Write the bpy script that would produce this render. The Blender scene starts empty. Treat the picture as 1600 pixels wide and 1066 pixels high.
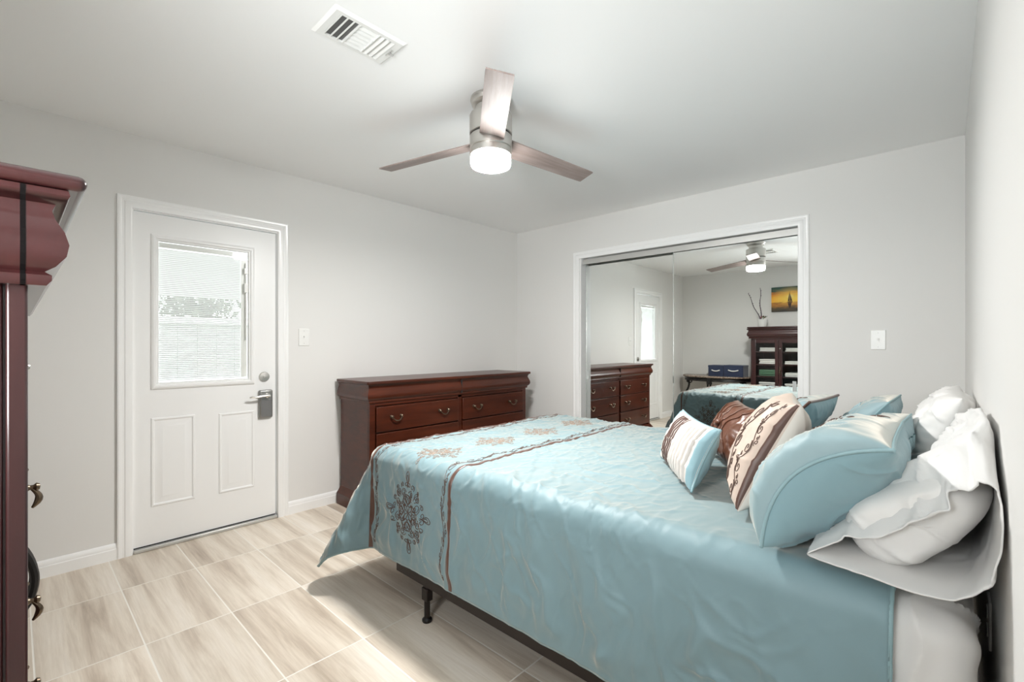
import bpy, bmesh, math, random
import numpy as np
from mathutils import Vector, Matrix

# ------------------------------------------------------------------ camera, world, exposure
SC = bpy.context.scene
COL = SC.collection
cam_d = bpy.data.cameras.new('camera')
cam = bpy.data.objects.new('camera', cam_d); COL.objects.link(cam)
cam.location = (3.4483, -3.7805, 1.2175)
cam.rotation_euler = (math.radians(90), 0, 0.7505)
cam_d.sensor_width = 36; cam_d.lens = 726.2 / 1600 * 36
cam_d.shift_y = 5.9 / 1600
cam_d.clip_start = 0.01
SC.camera = cam
SC.view_settings.view_transform = 'Standard'
SC.view_settings.look = 'None'
SC.view_settings.exposure = 0.06
SC.view_settings.gamma = 1.0
SC.view_settings.use_curve_mapping = False
SC.cycles.max_bounces = 14
SC.cycles.diffuse_bounces = 8
SC.cycles.glossy_bounces = 6
SC.cycles.transmission_bounces = 8
SC.cycles.transparent_max_bounces = 12
SC.cycles.caustics_reflective = False
SC.cycles.caustics_refractive = False
SC.cycles.sample_clamp_indirect = 8
world = bpy.data.worlds.new('sky'); SC.world = world
world.use_nodes = True
world.node_tree.nodes['Background'].inputs[0].default_value = (0.93, 0.97, 1.0, 1)
world.node_tree.nodes['Background'].inputs[1].default_value = 4.4
FAN_LIGHT = 590.0
RIM_LIGHT = 30.0

W, L, H = 3.5325, 4.32, 2.44          # room width (x), depth (-y), height

# added fill lamp, shining in through an invented opening behind the camera
fill_d = bpy.data.lights.new('fill_light', 'AREA'); fill_d.shape = 'RECTANGLE'; fill_d.size = 0.86; fill_d.size_y = 1.0
fill_d.energy = 66; fill_d.color = (0.97, 0.985, 1.0); fill_d.spread = math.radians(125)
fill_o = bpy.data.objects.new('rear_fill_light', fill_d); COL.objects.link(fill_o)
fill_o.location = (3.05, -L - 0.5, 1.45); fill_o.rotation_euler = Vector((-.50, .82, .20)).to_track_quat('-Z', 'Y').to_euler()

rng = random.Random(7)
PI = math.pi

# ------------------------------------------------------------------ helpers
class MB:
    """collects verts and faces of one mesh"""
    def __init__(s): s.v = []; s.f = []; s.m = []
    def add(s, vs, fs, mi=0):
        o = len(s.v); s.v += [tuple(map(float, p)) for p in vs]
        for f in fs: s.f.append([i + o for i in f]); s.m.append(mi)
        return s
    def box(s, lo, hi, mi=0):
        x0, y0, z0 = lo; x1, y1, z1 = hi
        vs = [(x0,y0,z0),(x1,y0,z0),(x1,y1,z0),(x0,y1,z0),(x0,y0,z1),(x1,y0,z1),(x1,y1,z1),(x0,y1,z1)]
        fs = [(3,2,1,0),(4,5,6,7),(0,1,5,4),(1,2,6,5),(2,3,7,6),(3,0,4,7)]
        return s.add(vs, fs, mi)
    def obox(s, c, ax, ay, az, hx, hy, hz, mi=0):
        c, ax, ay, az = map(np.array, (c, ax, ay, az)); vs = []
        for k in (-1, 1):
            for a, b in ((-1,-1),(1,-1),(1,1),(-1,1)): vs.append(c + ax*hx*a + ay*hy*b + az*hz*k)
        return s.add(vs, [(3,2,1,0),(4,5,6,7),(0,1,5,4),(1,2,6,5),(2,3,7,6),(3,0,4,7)], mi)
    def lathe(s, prof, c=(0,0,0), n=48, axis='z', mi=0, caps=True):
        vs = []; fs = []
        for r, h in prof:
            for k in range(n):
                t = 2*PI*k/n; a, b = r*math.cos(t), r*math.sin(t)
                p = {'z': (a, b, h), 'x': (h, a, b), 'y': (b, h, a)}[axis]
                vs.append((p[0]+c[0], p[1]+c[1], p[2]+c[2]))
        for i in range(len(prof)-1):
            for k in range(n):
                fs.append((i*n+k, i*n+(k+1)%n, (i+1)*n+(k+1)%n, (i+1)*n+k))
        if caps:
            fs.append(tuple(range(n))[::-1]); fs.append(tuple(range((len(prof)-1)*n, len(prof)*n)))
        return s.add(vs, fs, mi)
    def tube(s, pts, r, n=8, mi=0, closed=False, caps=True):
        P = np.array(pts, float); m = len(P)
        rr = np.full(m, r) if np.isscalar(r) else np.array(r)
        if closed: T = np.roll(P, -1, 0) - np.roll(P, 1, 0)
        else: T = np.gradient(P, axis=0)
        T /= np.maximum(np.linalg.norm(T, axis=1, keepdims=True), 1e-9)
        u = np.cross(T[0], [0, 0, 1.0]);
        if np.linalg.norm(u) < 1e-3: u = np.cross(T[0], [0, 1.0, 0])
        u /= np.linalg.norm(u); vs = []
        for i in range(m):
            u = u - T[i]*(u @ T[i]); u /= max(np.linalg.norm(u), 1e-9); w = np.cross(T[i], u)
            for k in range(n):
                t = 2*PI*k/n; vs.append(P[i] + rr[i]*(math.cos(t)*u + math.sin(t)*w))
        fs = []
        for i in range(m if closed else m-1):
            j = (i+1) % m
            for k in range(n): fs.append((i*n+k, i*n+(k+1)%n, j*n+(k+1)%n, j*n+k))
        if caps and not closed: fs.append(tuple(range(n))[::-1]); fs.append(tuple(range((m-1)*n, m*n)))
        return s.add(vs, fs, mi)
    def prism(s, poly, lo, hi, axis='y', mi=0):
        """extrude a 2D polygon along an axis. axis y: poly=(x,z); x: poly=(y,z); z: poly=(x,y)"""
        def P(a, b, h): return {'y': (a, h, b), 'x': (h, a, b), 'z': (a, b, h)}[axis]
        n = len(poly)
        vs = [P(a, b, lo) for a, b in poly] + [P(a, b, hi) for a, b in poly]
        fs = [tuple(range(n))[::-1], tuple(range(n, 2*n))]
        fs += [(i, (i+1) % n, n+(i+1) % n, n+i) for i in range(n)]
        return s.add(vs, fs, mi)
    def grid(s, P, mi=0):
        n, m = P.shape[:2]
        vs = P.reshape(-1, 3); fs = [(i*m+j, (i+1)*m+j, (i+1)*m+j+1, i*m+j+1) for i in range(n-1) for j in range(m-1)]
        return s.add(vs, fs, mi)
    def build(s, name, mats, parent=None, smooth=None, bevel=0, seg=2, **tags):
        me = bpy.data.meshes.new(name); me.from_pydata(s.v, [], s.f)
        if not isinstance(mats, (list, tuple)): mats = [mats]
        for m in mats: me.materials.append(m)
        if len(mats) > 1: me.polygons.foreach_set('material_index', s.m)
        bm = bmesh.new(); bm.from_mesh(me); bmesh.ops.recalc_face_normals(bm, faces=bm.faces); bm.to_mesh(me); bm.free()
        o = bpy.data.objects.new(name, me); COL.objects.link(o)
        if parent: link(o, parent)
        if bevel:
            md = o.modifiers.new('bevel', 'BEVEL'); md.width = bevel; md.segments = seg; md.limit_method = 'ANGLE'; md.angle_limit = math.radians(40)
        if smooth is None: smooth = 35
        if smooth:
            me.polygons.foreach_set('use_smooth', [True]*len(me.polygons))
            if smooth < 180:
                try: me.set_sharp_from_angle(angle=math.radians(smooth))
                except Exception: pass
        for k, v in tags.items(): o[k] = v
        return o

def link(o, parent):
    o.parent = parent
    M = Matrix.Translation(parent.location) if parent.parent is None else Matrix.Identity(4)
    o.matrix_parent_inverse = M.inverted()

def thing(name, label, cat, loc=(0,0,0), group=None):
    o = bpy.data.objects.new(name, None); COL.objects.link(o); o.location = loc
    o.empty_display_size = 0.05
    o['label'] = label; o['category'] = cat
    if group: o['group'] = group
    return o
def tag(o, label, cat, group=None):
    o['label'] = label; o['category'] = cat
    if group: o['group'] = group
    return o
def struct(o, label=None, cat=None):
    o['kind'] = 'structure'
    if label: o['label'] = label
    if cat: o['category'] = cat
    return o

# ---- numpy noise
def _hash(ix, iy, seed):
    h = (ix.astype(np.int64)*374761393 + iy.astype(np.int64)*668265263 + seed*1442695041) & 0xffffffff
    h = ((h ^ (h >> 13))*1274126177) & 0xffffffff
    return ((h ^ (h >> 16)) & 0xffff)/65535.0*2*PI
def perlin(x, y, seed=0):
    x = np.asarray(x, float); y = np.asarray(y, float)
    x0 = np.floor(x); y0 = np.floor(y); fx = x-x0; fy = y-y0
    def g(ix, iy, dx, dy):
        t = _hash(ix, iy, seed); return np.cos(t)*dx + np.sin(t)*dy
    u = fx**3*(fx*(fx*6-15)+10); v = fy**3*(fy*(fy*6-15)+10)
    a = g(x0, y0, fx, fy); b = g(x0+1, y0, fx-1, fy); c = g(x0, y0+1, fx, fy-1); d = g(x0+1, y0+1, fx-1, fy-1)
    return (a*(1-u)+b*u)*(1-v) + (c*(1-u)+d*u)*v
def fbm(x, y, seed=0, o=3):
    r = 0; a = 1.0
    for k in range(o): r = r + a*perlin(x*2**k, y*2**k, seed+k*17); a *= .5
    return r
def ridge(x, y, seed=0, t=.12):
    return np.clip(1-np.abs(perlin(x, y, seed))/t, 0, 1)**1.5
def sstep(a, b, x):
    t = np.clip((x-a)/(b-a), 0, 1); return t*t*(3-2*t)

# ---- materials
def mat(name, color=(.8,.8,.8), rough=.5, metal=0.0, spec=.5, coat=0.0, build=None, **kw):
    m = bpy.data.materials.new(name); m.use_nodes = True
    nt = m.node_tree; b = nt.nodes['Principled BSDF']
    b.inputs['Base Color'].default_value = (*color, 1); b.inputs['Roughness'].default_value = rough
    b.inputs['Metallic'].default_value = metal; b.inputs['Specular IOR Level'].default_value = spec
    b.inputs['Coat Weight'].default_value = coat
    for k, v in kw.items(): b.inputs[k.replace('_', ' ')].default_value = v
    if build: build(nt, b)
    return m
def nd(nt, t, **kw):
    n = nt.nodes.new(t)
    for k, v in kw.items():
        if k.startswith('i_'): n.inputs[k[2:].replace('_', ' ')].default_value = v
        else: setattr(n, k, v)
    return n
def ramp(nt, stops):
    n = nt.nodes.new('ShaderNodeValToRGB'); e = n.color_ramp.elements
    while len(e) < len(stops): e.new(.5)
    for el, (p, c) in zip(e, stops): el.position = p; el.color = (*c, 1)
    return n
def coords(nt, scale=(1,1,1), rot=(0,0,0)):
    t = nd(nt, 'ShaderNodeTexCoord'); mp = nd(nt, 'ShaderNodeMapping')
    mp.inputs['Scale'].default_value = scale; mp.inputs['Rotation'].default_value = rot
    nt.links.new(t.outputs['Object'], mp.inputs['Vector']); return mp
def bump(nt, b, height, strength=.2, dist=.002):
    n = nd(nt, 'ShaderNodeBump'); n.inputs['Strength'].default_value = strength; n.inputs['Distance'].default_value = dist
    nt.links.new(height, n.inputs['Height']); nt.links.new(n.outputs[0], b.inputs['Normal'])
def noise_bump(scale, strength, dist=.002, sc=(1,1,1), detail=3):
    def f(nt, b):
        mp = coords(nt, sc); n = nd(nt, 'ShaderNodeTexNoise', i_Scale=scale, i_Detail=detail)
        nt.links.new(mp.outputs[0], n.inputs['Vector']); bump(nt, b, n.outputs['Fac'], strength, dist)
    return f
def wood(c0, c1, sc, scale=6, rot=(0,0,0)):
    def f(nt, b):
        mp = coords(nt, sc, rot); n = nd(nt, 'ShaderNodeTexNoise', i_Scale=scale, i_Detail=6, i_Roughness=.6, i_Distortion=.4)
        r = ramp(nt, [(.3, c0), (.7, c1)])
        nt.links.new(mp.outputs[0], n.inputs['Vector']); nt.links.new(n.outputs['Fac'], r.inputs[0]); nt.links.new(r.outputs[0], b.inputs['Base Color'])
        bump(nt, b, n.outputs['Fac'], .05, .001)
    return f

M = {}
M['wall'] = mat('wall_paint', (.76,.752,.735), .6, spec=.3, build=noise_bump(220, .08, .001))
M['ceil'] = mat('ceiling_paint', (.91,.91,.905), .75, spec=.2, build=noise_bump(160, .08, .001))
M['trim'] = mat('white_trim_gloss', (.89,.89,.885), .22, spec=.5)
M['door'] = mat('white_door_paint', (.86,.86,.855), .35, spec=.5)
M['dark'] = mat('dark_gap', (.03,.03,.03), .8)
M['nickel'] = mat('brushed_nickel', (.60,.58,.55), .34, 1.0)
M['chrome'] = mat('polished_metal', (.75,.74,.72), .15, 1.0)
M['steel'] = mat('satin_grey_steel', (.32,.32,.31), .38, .9)
M['alu'] = mat('aluminium_track', (.62,.62,.60), .4, .6)
M['brass'] = mat('antique_bronze', (.16,.12,.085), .33, 1.0)
M['iron'] = mat('black_iron', (.012,.011,.011), .4, .3)
M['plastic'] = mat('white_plastic', (.82,.82,.80), .3)
M['mirror'] = mat('mirror_glass', (.90,.925,.905), 0.0, 1.0)
M['cherry'] = mat('cherry_wood', (.1,.02,.01), .30, spec=.35, coat=.15, build=wood((.040,.0085,.0035), (.088,.018,.0065), (1.2,.25,3.0), 7))
M['cherry'].node_tree.nodes['Principled BSDF'].inputs['Coat Roughness'].default_value = .2
M['mahog'] = mat('dark_mahogany', (.07,.015,.012), .28, coat=.4, build=wood((.028,.0085,.0085), (.048,.0125,.0125), (3,3,.4), 5))
M['mahog'].node_tree.nodes['Principled BSDF'].inputs['Coat Roughness'].default_value = .15
M['mahog_x'] = mat('dark_mahogany_horizontal', (.07,.015,.012), .28, coat=.4, build=wood((.028,.0085,.0085), (.048,.0125,.0125), (.4,3,3), 5))
M['inside'] = mat('dark_cabinet_inside', (.035,.008,.008), .5)
M['blade'] = mat('grey_oak_blade', (.4,.3,.27), .42, build=wood((.215,.165,.15), (.325,.265,.245), (.6,9,9), 6))
M['linen'] = mat('white_linen', (.74,.73,.715), .85, spec=.2, build=noise_bump(700, .1, .0006))
M['sheet'] = mat('white_sheet', (.69,.685,.675), .7, spec=.2)
M['boxspring'] = mat('speckled_brown_fabric', (.05,.042,.04), .9, build=None)
M['railm'] = mat('dark_brown_steel', (.022,.016,.014), .42, .5)
M['navy'] = mat('navy_fabric', (.022,.033,.075), .9, Sheen_Weight=.3, build=noise_bump(500, .3, .001))
M['green'] = mat('green_towel', (.10,.22,.13), .95)
M['towel'] = mat('white_towel', (.78,.77,.74), .95, build=noise_bump(300, .3, .002))
M['pot'] = mat('white_ceramic', (.8,.8,.78), .25)
M['twig'] = mat('purple_brown_twig', (.07,.05,.07), .6)
M['red'] = mat('red_petal', (.35,.03,.03), .5)
M['leaf'] = mat('green_leaf', (.09,.16,.03), .5)
M['brownband'] = mat('brown_satin', (.095,.042,.028), .38, spec=.6, Sheen_Weight=.2)
M['thread'] = mat('brown_thread', (.10,.055,.04), .5)
M['tan_thread'] = mat('tan_thread', (.26,.20,.16), .6)

def satin(name, c, rough=.56, metal=.0, sheen=.85, tint=(1,.88,.75)):
    def f(nt, b):
        b.inputs['Sheen Weight'].default_value = sheen; b.inputs['Sheen Roughness'].default_value = .38; b.inputs['IOR'].default_value = 1.55; b.inputs['Specular IOR Level'].default_value = .5
        b.inputs['Sheen Tint'].default_value = (*tint, 1)
        mp = coords(nt, (1,1,1)); n = nd(nt, 'ShaderNodeTexNoise', i_Scale=420, i_Detail=2)
        nt.links.new(mp.outputs[0], n.inputs['Vector']); bump(nt, b, n.outputs['Fac'], .06, .0006)
    return mat(name, c, rough, metal, spec=.5, build=f)
M['satin'] = satin('light_blue_satin', (.175,.275,.305))
M['satin_sham'] = satin('pale_blue_sham_satin', (.25,.36,.39))
M['blueback'] = mat('plain_blue_cotton', (.22,.35,.39), .75, spec=.3, Sheen_Weight=.25)
M['bluepipe'] = mat('blue_piping', (.24,.37,.40), .5)
M['cream'] = satin('cream_satin', (.58,.46,.385), .45, sheen=.3)
M['creamplain'] = mat('cream_cotton', (.70,.64,.58), .8)
M['brownsatin'] = satin('brown_satin_pillow', (.12,.043,.022), .36, sheen=.15)
M['pleat'] = satin('white_pleated_satin', (.62,.57,.53), .5, .0, sheen=.3)

def _bs(nt, b):
    mp = coords(nt); n = nd(nt, 'ShaderNodeTexNoise', i_Scale=260, i_Detail=4); r = ramp(nt, [(.4, (.035,.028,.026)), (.62, (.10,.085,.08))])
    nt.links.new(mp.outputs[0], n.inputs['Vector']); nt.links.new(n.outputs['Fac'], r.inputs[0]); nt.links.new(r.outputs[0], b.inputs['Base Color'])
_bs(M['boxspring'].node_tree, M['boxspring'].node_tree.nodes['Principled BSDF'])

def _tile(nt, b):
    lk = nt.links.new
    t = nd(nt, 'ShaderNodeTexCoord'); sp = nd(nt, 'ShaderNodeSeparateXYZ'); lk(t.outputs['Object'], sp.inputs[0])
    def m(op, a, c=None, d=None):
        n = nd(nt, 'ShaderNodeMath', operation=op)
        for k, x in enumerate((a, c, d)):
            if x is None: continue
            if isinstance(x, (int, float)): n.inputs[k].default_value = x
            else: lk(x, n.inputs[k])
        return n.outputs[0]
    TX, TY = .612, .312
    u = m('DIVIDE', m('SUBTRACT', sp.outputs[0], .462), TX); v = m('DIVIDE', m('ADD', sp.outputs[1], 3.104), TY)
    fu, fv = m('FRACT', u), m('FRACT', v); iu, iv = m('FLOOR', u), m('FLOOR', v)
    du = m('MULTIPLY', m('MINIMUM', fu, m('SUBTRACT', 1.0, fu)), TX); dv = m('MULTIPLY', m('MINIMUM', fv, m('SUBTRACT', 1.0, fv)), TY)
    dist = m('MINIMUM', du, dv)
    grout = m('LESS_THAN', dist, .0028)
    cb = nd(nt, 'ShaderNodeCombineXYZ'); lk(iu, cb.inputs[0]); lk(iv, cb.inputs[1])
    wn = nd(nt, 'ShaderNodeTexWhiteNoise', noise_dimensions='3D'); lk(cb.outputs[0], wn.inputs['Vector'])
    # streaks: long in x, offset per tile
    cx = m('ADD', m('MULTIPLY', sp.outputs[0], .55), m('MULTIPLY', wn.outputs['Value'], 37.0))
    cy = m('ADD', m('MULTIPLY', sp.outputs[1], 7.0), m('MULTIPLY', wn.outputs['Value'], 91.0))
    cv = nd(nt, 'ShaderNodeCombineXYZ'); lk(cx, cv.inputs[0]); lk(cy, cv.inputs[1])
    n1 = nd(nt, 'ShaderNodeTexNoise', i_Scale=2.0, i_Detail=5, i_Roughness=.62, i_Distortion=.5); lk(cv.outputs[0], n1.inputs['Vector'])
    n0 = nd(nt, 'ShaderNodeTexNoise', i_Scale=1.0, i_Detail=1); cv0 = nd(nt, 'ShaderNodeCombineXYZ'); lk(m('MULTIPLY', cx, .5), cv0.inputs[0]); lk(m('MULTIPLY', cy, .9), cv0.inputs[1]); lk(cv0.outputs[0], n0.inputs['Vector'])
    r1 = ramp(nt, [(.34, (.40,.325,.255)), (.44, (.60,.52,.43)), (.53, (.74,.67,.575)), (.66, (.82,.765,.69))]); lk(m('ADD', m('MULTIPLY', n1.outputs['Fac'], .55), m('MULTIPLY', n0.outputs['Fac'], .45)), r1.inputs[0])
    cv2 = nd(nt, 'ShaderNodeCombineXYZ'); lk(m('MULTIPLY', cx, 3.0), cv2.inputs[0]); lk(m('MULTIPLY', cy, 5.0), cv2.inputs[1])
    n2 = nd(nt, 'ShaderNodeTexNoise', i_Scale=3.0, i_Detail=4, i_Roughness=.7); lk(cv2.outputs[0], n2.inputs['Vector'])
    r2 = ramp(nt, [(.3, (.86,.84,.82)), (.6, (1.0,1.0,1.0))]); lk(n2.outputs['Fac'], r2.inputs[0])
    mx = nd(nt, 'ShaderNodeMix', data_type='RGBA', blend_type='MULTIPLY'); mx.inputs['Factor'].default_value = .8
    lk(r1.outputs[0], mx.inputs[6]); lk(r2.outputs[0], mx.inputs[7])
    # slight tone difference per tile
    r3 = ramp(nt, [(0, (.90,.89,.88)), (1, (1.04,1.03,1.02))]); lk(wn.outputs['Value'], r3.inputs[0])
    mx2 = nd(nt, 'ShaderNodeMix', data_type='RGBA', blend_type='MULTIPLY'); mx2.inputs['Factor'].default_value = 1.0
    lk(mx.outputs[2], mx2.inputs[6]); lk(r3.outputs[0], mx2.inputs[7])
    mx3 = nd(nt, 'ShaderNodeMix', data_type='RGBA'); lk(grout, mx3.inputs['Factor']); lk(mx2.outputs[2], mx3.inputs[6]); mx3.inputs[7].default_value = (.80,.765,.70,1)
    lk(mx3.outputs[2], b.inputs['Base Color'])
    rr = m('ADD', m('MULTIPLY', grout, .4), .33); lk(rr, b.inputs['Roughness'])
    bump(nt, b, m('MINIMUM', dist, .004), .3, .3)
M['tile'] = mat('wood_look_tile', rough=.33, build=_tile)

def _granite(nt, b):
    mp = coords(nt); v = nd(nt, 'ShaderNodeTexNoise', i_Scale=45, i_Detail=6, i_Roughness=.75); r = ramp(nt, [(.35, (.04,.025,.02)), (.48, (.22,.15,.11)), (.58, (.42,.36,.30)), (.7, (.16,.12,.10))])
    nt.links.new(mp.outputs[0], v.inputs['Vector']); nt.links.new(v.outputs['Fac'], r.inputs[0]); nt.links.new(r.outputs[0], b.inputs['Base Color'])
M['granite'] = mat('brown_granite', rough=.25, build=_granite)

def glass(name, tint=(1,1,1), refl=.08):
    m = bpy.data.materials.new(name); m.use_nodes = True; nt = m.node_tree; nt.nodes.clear()
    o = nd(nt, 'ShaderNodeOutputMaterial'); tr = nd(nt, 'ShaderNodeBsdfTransparent'); gl = nd(nt, 'ShaderNodeBsdfGlossy'); mx = nd(nt, 'ShaderNodeMixShader'); fr = nd(nt, 'ShaderNodeFresnel', i_IOR=1.5)
    tr.inputs[0].default_value = (*tint, 1); gl.inputs['Roughness'].default_value = 0.01
    ge = nd(nt, 'ShaderNodeNewGeometry'); iv = nd(nt, 'ShaderNodeMath', operation='SUBTRACT'); iv.inputs[0].default_value = 1.0; ml = nd(nt, 'ShaderNodeMath', operation='MULTIPLY')
    nt.links.new(ge.outputs['Backfacing'], iv.inputs[1]); nt.links.new(iv.outputs[0], ml.inputs[0]); nt.links.new(fr.outputs[0], ml.inputs[1])
    nt.links.new(ml.outputs[0], mx.inputs[0]); nt.links.new(tr.outputs[0], mx.inputs[1]); nt.links.new(gl.outputs[0], mx.inputs[2]); nt.links.new(mx.outputs[0], o.inputs[0])
    return m
M['glass'] = glass('clear_glass', (.985,.99,.985))
def emit(name, c, s):
    m = mat(name, (.9,.9,.9), .4); b = m.node_tree.nodes['Principled BSDF']
    b.inputs['Emission Color'].default_value = (*c, 1); b.inputs['Emission Strength'].default_value = s; return m
M['lampglass'] = emit('lit_frosted_glass', (1.0, .985, .96), FAN_LIGHT)
M['lamprim'] = emit('lit_glass_rim', (1.0, .985, .96), RIM_LIGHT)

# ------------------------------------------------------------------ room shell
T = 0.12
struct(MB().box((-T, -L-T, -.1), (W+T, .8, 0)).build('floor', M['tile'], smooth=0))
struct(MB().box((-T, -L-T, H), (W+T, .8, H+.1)).build('ceiling', M['ceil'], smooth=0))
DY0, DY1, DZ = -3.318, -2.500, 2.016        # door rough opening
b = MB(); b.box((-T, -L-T, 0), (0, DY0, H)); b.box((-T, DY1, 0), (0, 0, H)); b.box((-T, DY0, DZ), (0, DY1, H))
struct(b.build('wall_left', M['wall'], smooth=0))
CX0, CX1, CZ = .838, 2.695, 2.065           # closet opening
b = MB(); b.box((-T, 0, 0), (CX0, .12, H)); b.box((CX1, 0, 0), (W+T, .12, H)); b.box((CX0, 0, CZ), (CX1, .12, H))
struct(b.build('wall_back', M['wall'], smooth=0))
struct(MB().box((CX0-.3, .68, 0), (CX1+.3, .74, H)).build('wall_closet', M['wall'], smooth=0))
struct(MB().box((W, -L-T, 0), (W+T, 0, H)).build('wall_right', M['wall'], smooth=0))
WX0, WX1, WZ0, WZ1 = 2.60, 3.24, 1.08, 2.10   # unseen window behind the camera, added to let fill light in
b = MB(); b.box((0, -L-T, 0), (WX0, -L, H)); b.box((WX1, -L-T, 0), (W, -L, H)); b.box((WX0, -L-T, WZ1), (WX1, -L, H)); b.box((WX0, -L-T, 0), (WX1, -L, WZ0))
struct(b.build('wall_rear', M['wall'], smooth=0))
win = struct(bpy.data.objects.new('fill_window', None)); COL.objects.link(win); win.location = (2.92, -L-.06, 1.53)
b = MB()
for lo, hi in (((WX0,-L-.09,WZ0),(WX0+.04,-L-.03,WZ1)), ((WX1-.04,-L-.09,WZ0),(WX1,-L-.03,WZ1)), ((WX0+.04,-L-.09,WZ0),(WX1-.04,-L-.03,WZ0+.04)), ((WX0+.04,-L-.09,WZ1-.04),(WX1-.04,-L-.03,WZ1)), ((WX0+.04,-L-.085,1.57),(WX1-.04,-L-.035,1.60))): b.box(lo, hi)
b.build('fill_window_frame', M['trim'], win, bevel=.003)
MB().box((WX0+.04,-L-.063,WZ0+.04),(WX1-.04,-L-.058,WZ1-.04)).build('fill_window_pane', M['glass'], win, smooth=0)

# baseboards: stepped profile
def bprof(): return [(0,0),(.014,0),(.014,.058),(.0115,.063),(.0115,.070),(.007,.086),(.003,.091),(0,.091)]
def baseboard(name, axis, a0, a1, off, sgn):
    p = [(off+sgn*x, z) for x, z in bprof()]
    return struct(MB().prism(p, a0, a1, axis).build(name, M['trim'], smooth=25))
baseboard('baseboard_left', 'y', -L, -3.3803, 0, 1)
baseboard('baseboard_left.001', 'y', -2.4418, 0, 0, 1)
baseboard('baseboard_back', 'x', .015, .7608, 0, -1)
baseboard('baseboard_back.001', 'x', 2.755, W-.015, 0, -1)
baseboard('baseboard_right', 'y', -L, 0, W, -1)
baseboard('baseboard_rear', 'x', .015, W-.015, -L, 1)

# casings: moulded profile mitred at the corners.  path as list of (along, z) ; plane x=const or y=const
CAS = [(0,0),(0,.012),(.006,.015),(.018,.017),(.030,.017),(.036,.0135),(.044,.0135),(.050,.017),(.060,.0185),(.066,.016),(.066,0)]
def casing(name, u0, u1, ztop, width, to3, z0=0):
    """u0,u1,ztop: OUTER edges; profile offset measured inward, height out of wall"""
    s = width/.066; b = MB(); n = len(CAS)
    loops = []
    for (u, z, du, dz) in ((u0, z0, 1, 0), (u0, ztop, 1, -1), (u1, ztop, -1, -1), (u1, z0, -1, 0)):
        loops.append([to3(u + du*(.066-o)*s, z + dz*(.066-o)*s, h) for o, h in CAS])
    vs = [p for l in loops for p in l]; fs = []
    for i in range(3):
        for k in range(n): fs.append((i*n+k, i*n+(k+1) % n, (i+1)*n+(k+1) % n, (i+1)*n+k))
    fs.append(tuple(range(n))); fs.append(tuple(range(3*n, 4*n))[::-1])
    b.add(vs, fs); return struct(b.build(name, M['trim'], smooth=25))
casing('trim_1', -3.3803, -2.4418, 2.0776, .068, lambda u, z, h: (h, u, z))
casing('trim_2', .7608, 2.755, 2.1261, .068, lambda u, z, h: (u, -h, z))
# jambs
b = MB(); b.box((-T, DY0, 0), (-.001, DY0+.012, DZ)); b.box((-T, DY1-.012, 0), (-.001, DY1, DZ)); b.box((-T, DY0+.012, DZ-.012), (-.001, DY1-.012, DZ))
struct(b.build('trim_3', M['trim'], smooth=0))
b = MB(); b.box((CX0-.001, .001, 0), (CX0+.006, .12, CZ)); b.box((CX1-.006, .001, 0), (CX1+.001, .12, CZ)); b.box((CX0+.006, .001, CZ-.006), (CX1-.006, .12, CZ))
struct(b.build('trim_4', M['trim'], smooth=0))

# ------------------------------------------------------------------ entry door
FX = -.012; BX = -.056                      # door front / back plane
y0, y1, zt = DY0+.0135, DY1-.020, DZ-.018
door = struct(bpy.data.objects.new('door_1', None)); COL.objects.link(door); door.location = (FX, (y0+y1)/2, .02)
gy0, gy1, gz0, gz1 = -3.212, -2.668, .962, 1.868   # hole for the glazed light
b = MB(); b.box((BX, y0, .028), (FX, gy0, zt)); b.box((BX, gy1, .028), (FX, y1, zt)); b.box((BX, gy0, .028), (FX, gy1, gz0)); b.box((BX, gy0, gz1), (FX, gy1, zt))
b.build('door_slab', M['door'], door, smooth=0)
def rect_loop(b, rings, mi=0):
    """rings: list of (y0,y1,z0,z1,x)"""
    vs = []
    for (a0, a1, c0, c1, x) in rings: vs += [(x,a0,c0),(x,a1,c0),(x,a1,c1),(x,a0,c1)]
    fs = []
    for i in range(len(rings)-1):
        for k in range(4): fs.append((i*4+k, i*4+(k+1)%4, (i+1)*4+(k+1)%4, (i+1)*4+k))
    b.add(vs, fs, mi); return b
def ins(r, d): return (r[0]+d, r[1]-d, r[2]+d, r[3]-d)
G = (gy0-.012, gy1+.012, gz0-.012, gz1+.012)
b = MB(); rect_loop(b, [(*G, FX), (*ins(G,.002), FX+.008), (*ins(G,.012), FX+.013), (*ins(G,.022), FX+.013), (*ins(G,.030), FX+.006), (*ins(G,.036), FX+.006), (*ins(G,.040), FX-.008)])
b.build('glazing_bead', M['door'], door, smooth=20)
I = ins(G, .040)
MB().box((FX-.012, I[0], I[2]), (FX-.009, I[1], I[3])).build('glass_pane', M['glass'], door, smooth=0)
MB().box((FX-.042, I[0], I[2]), (FX-.039, I[1], I[3])).build('outer_glass_pane', M['glass'], door, smooth=0)
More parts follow.
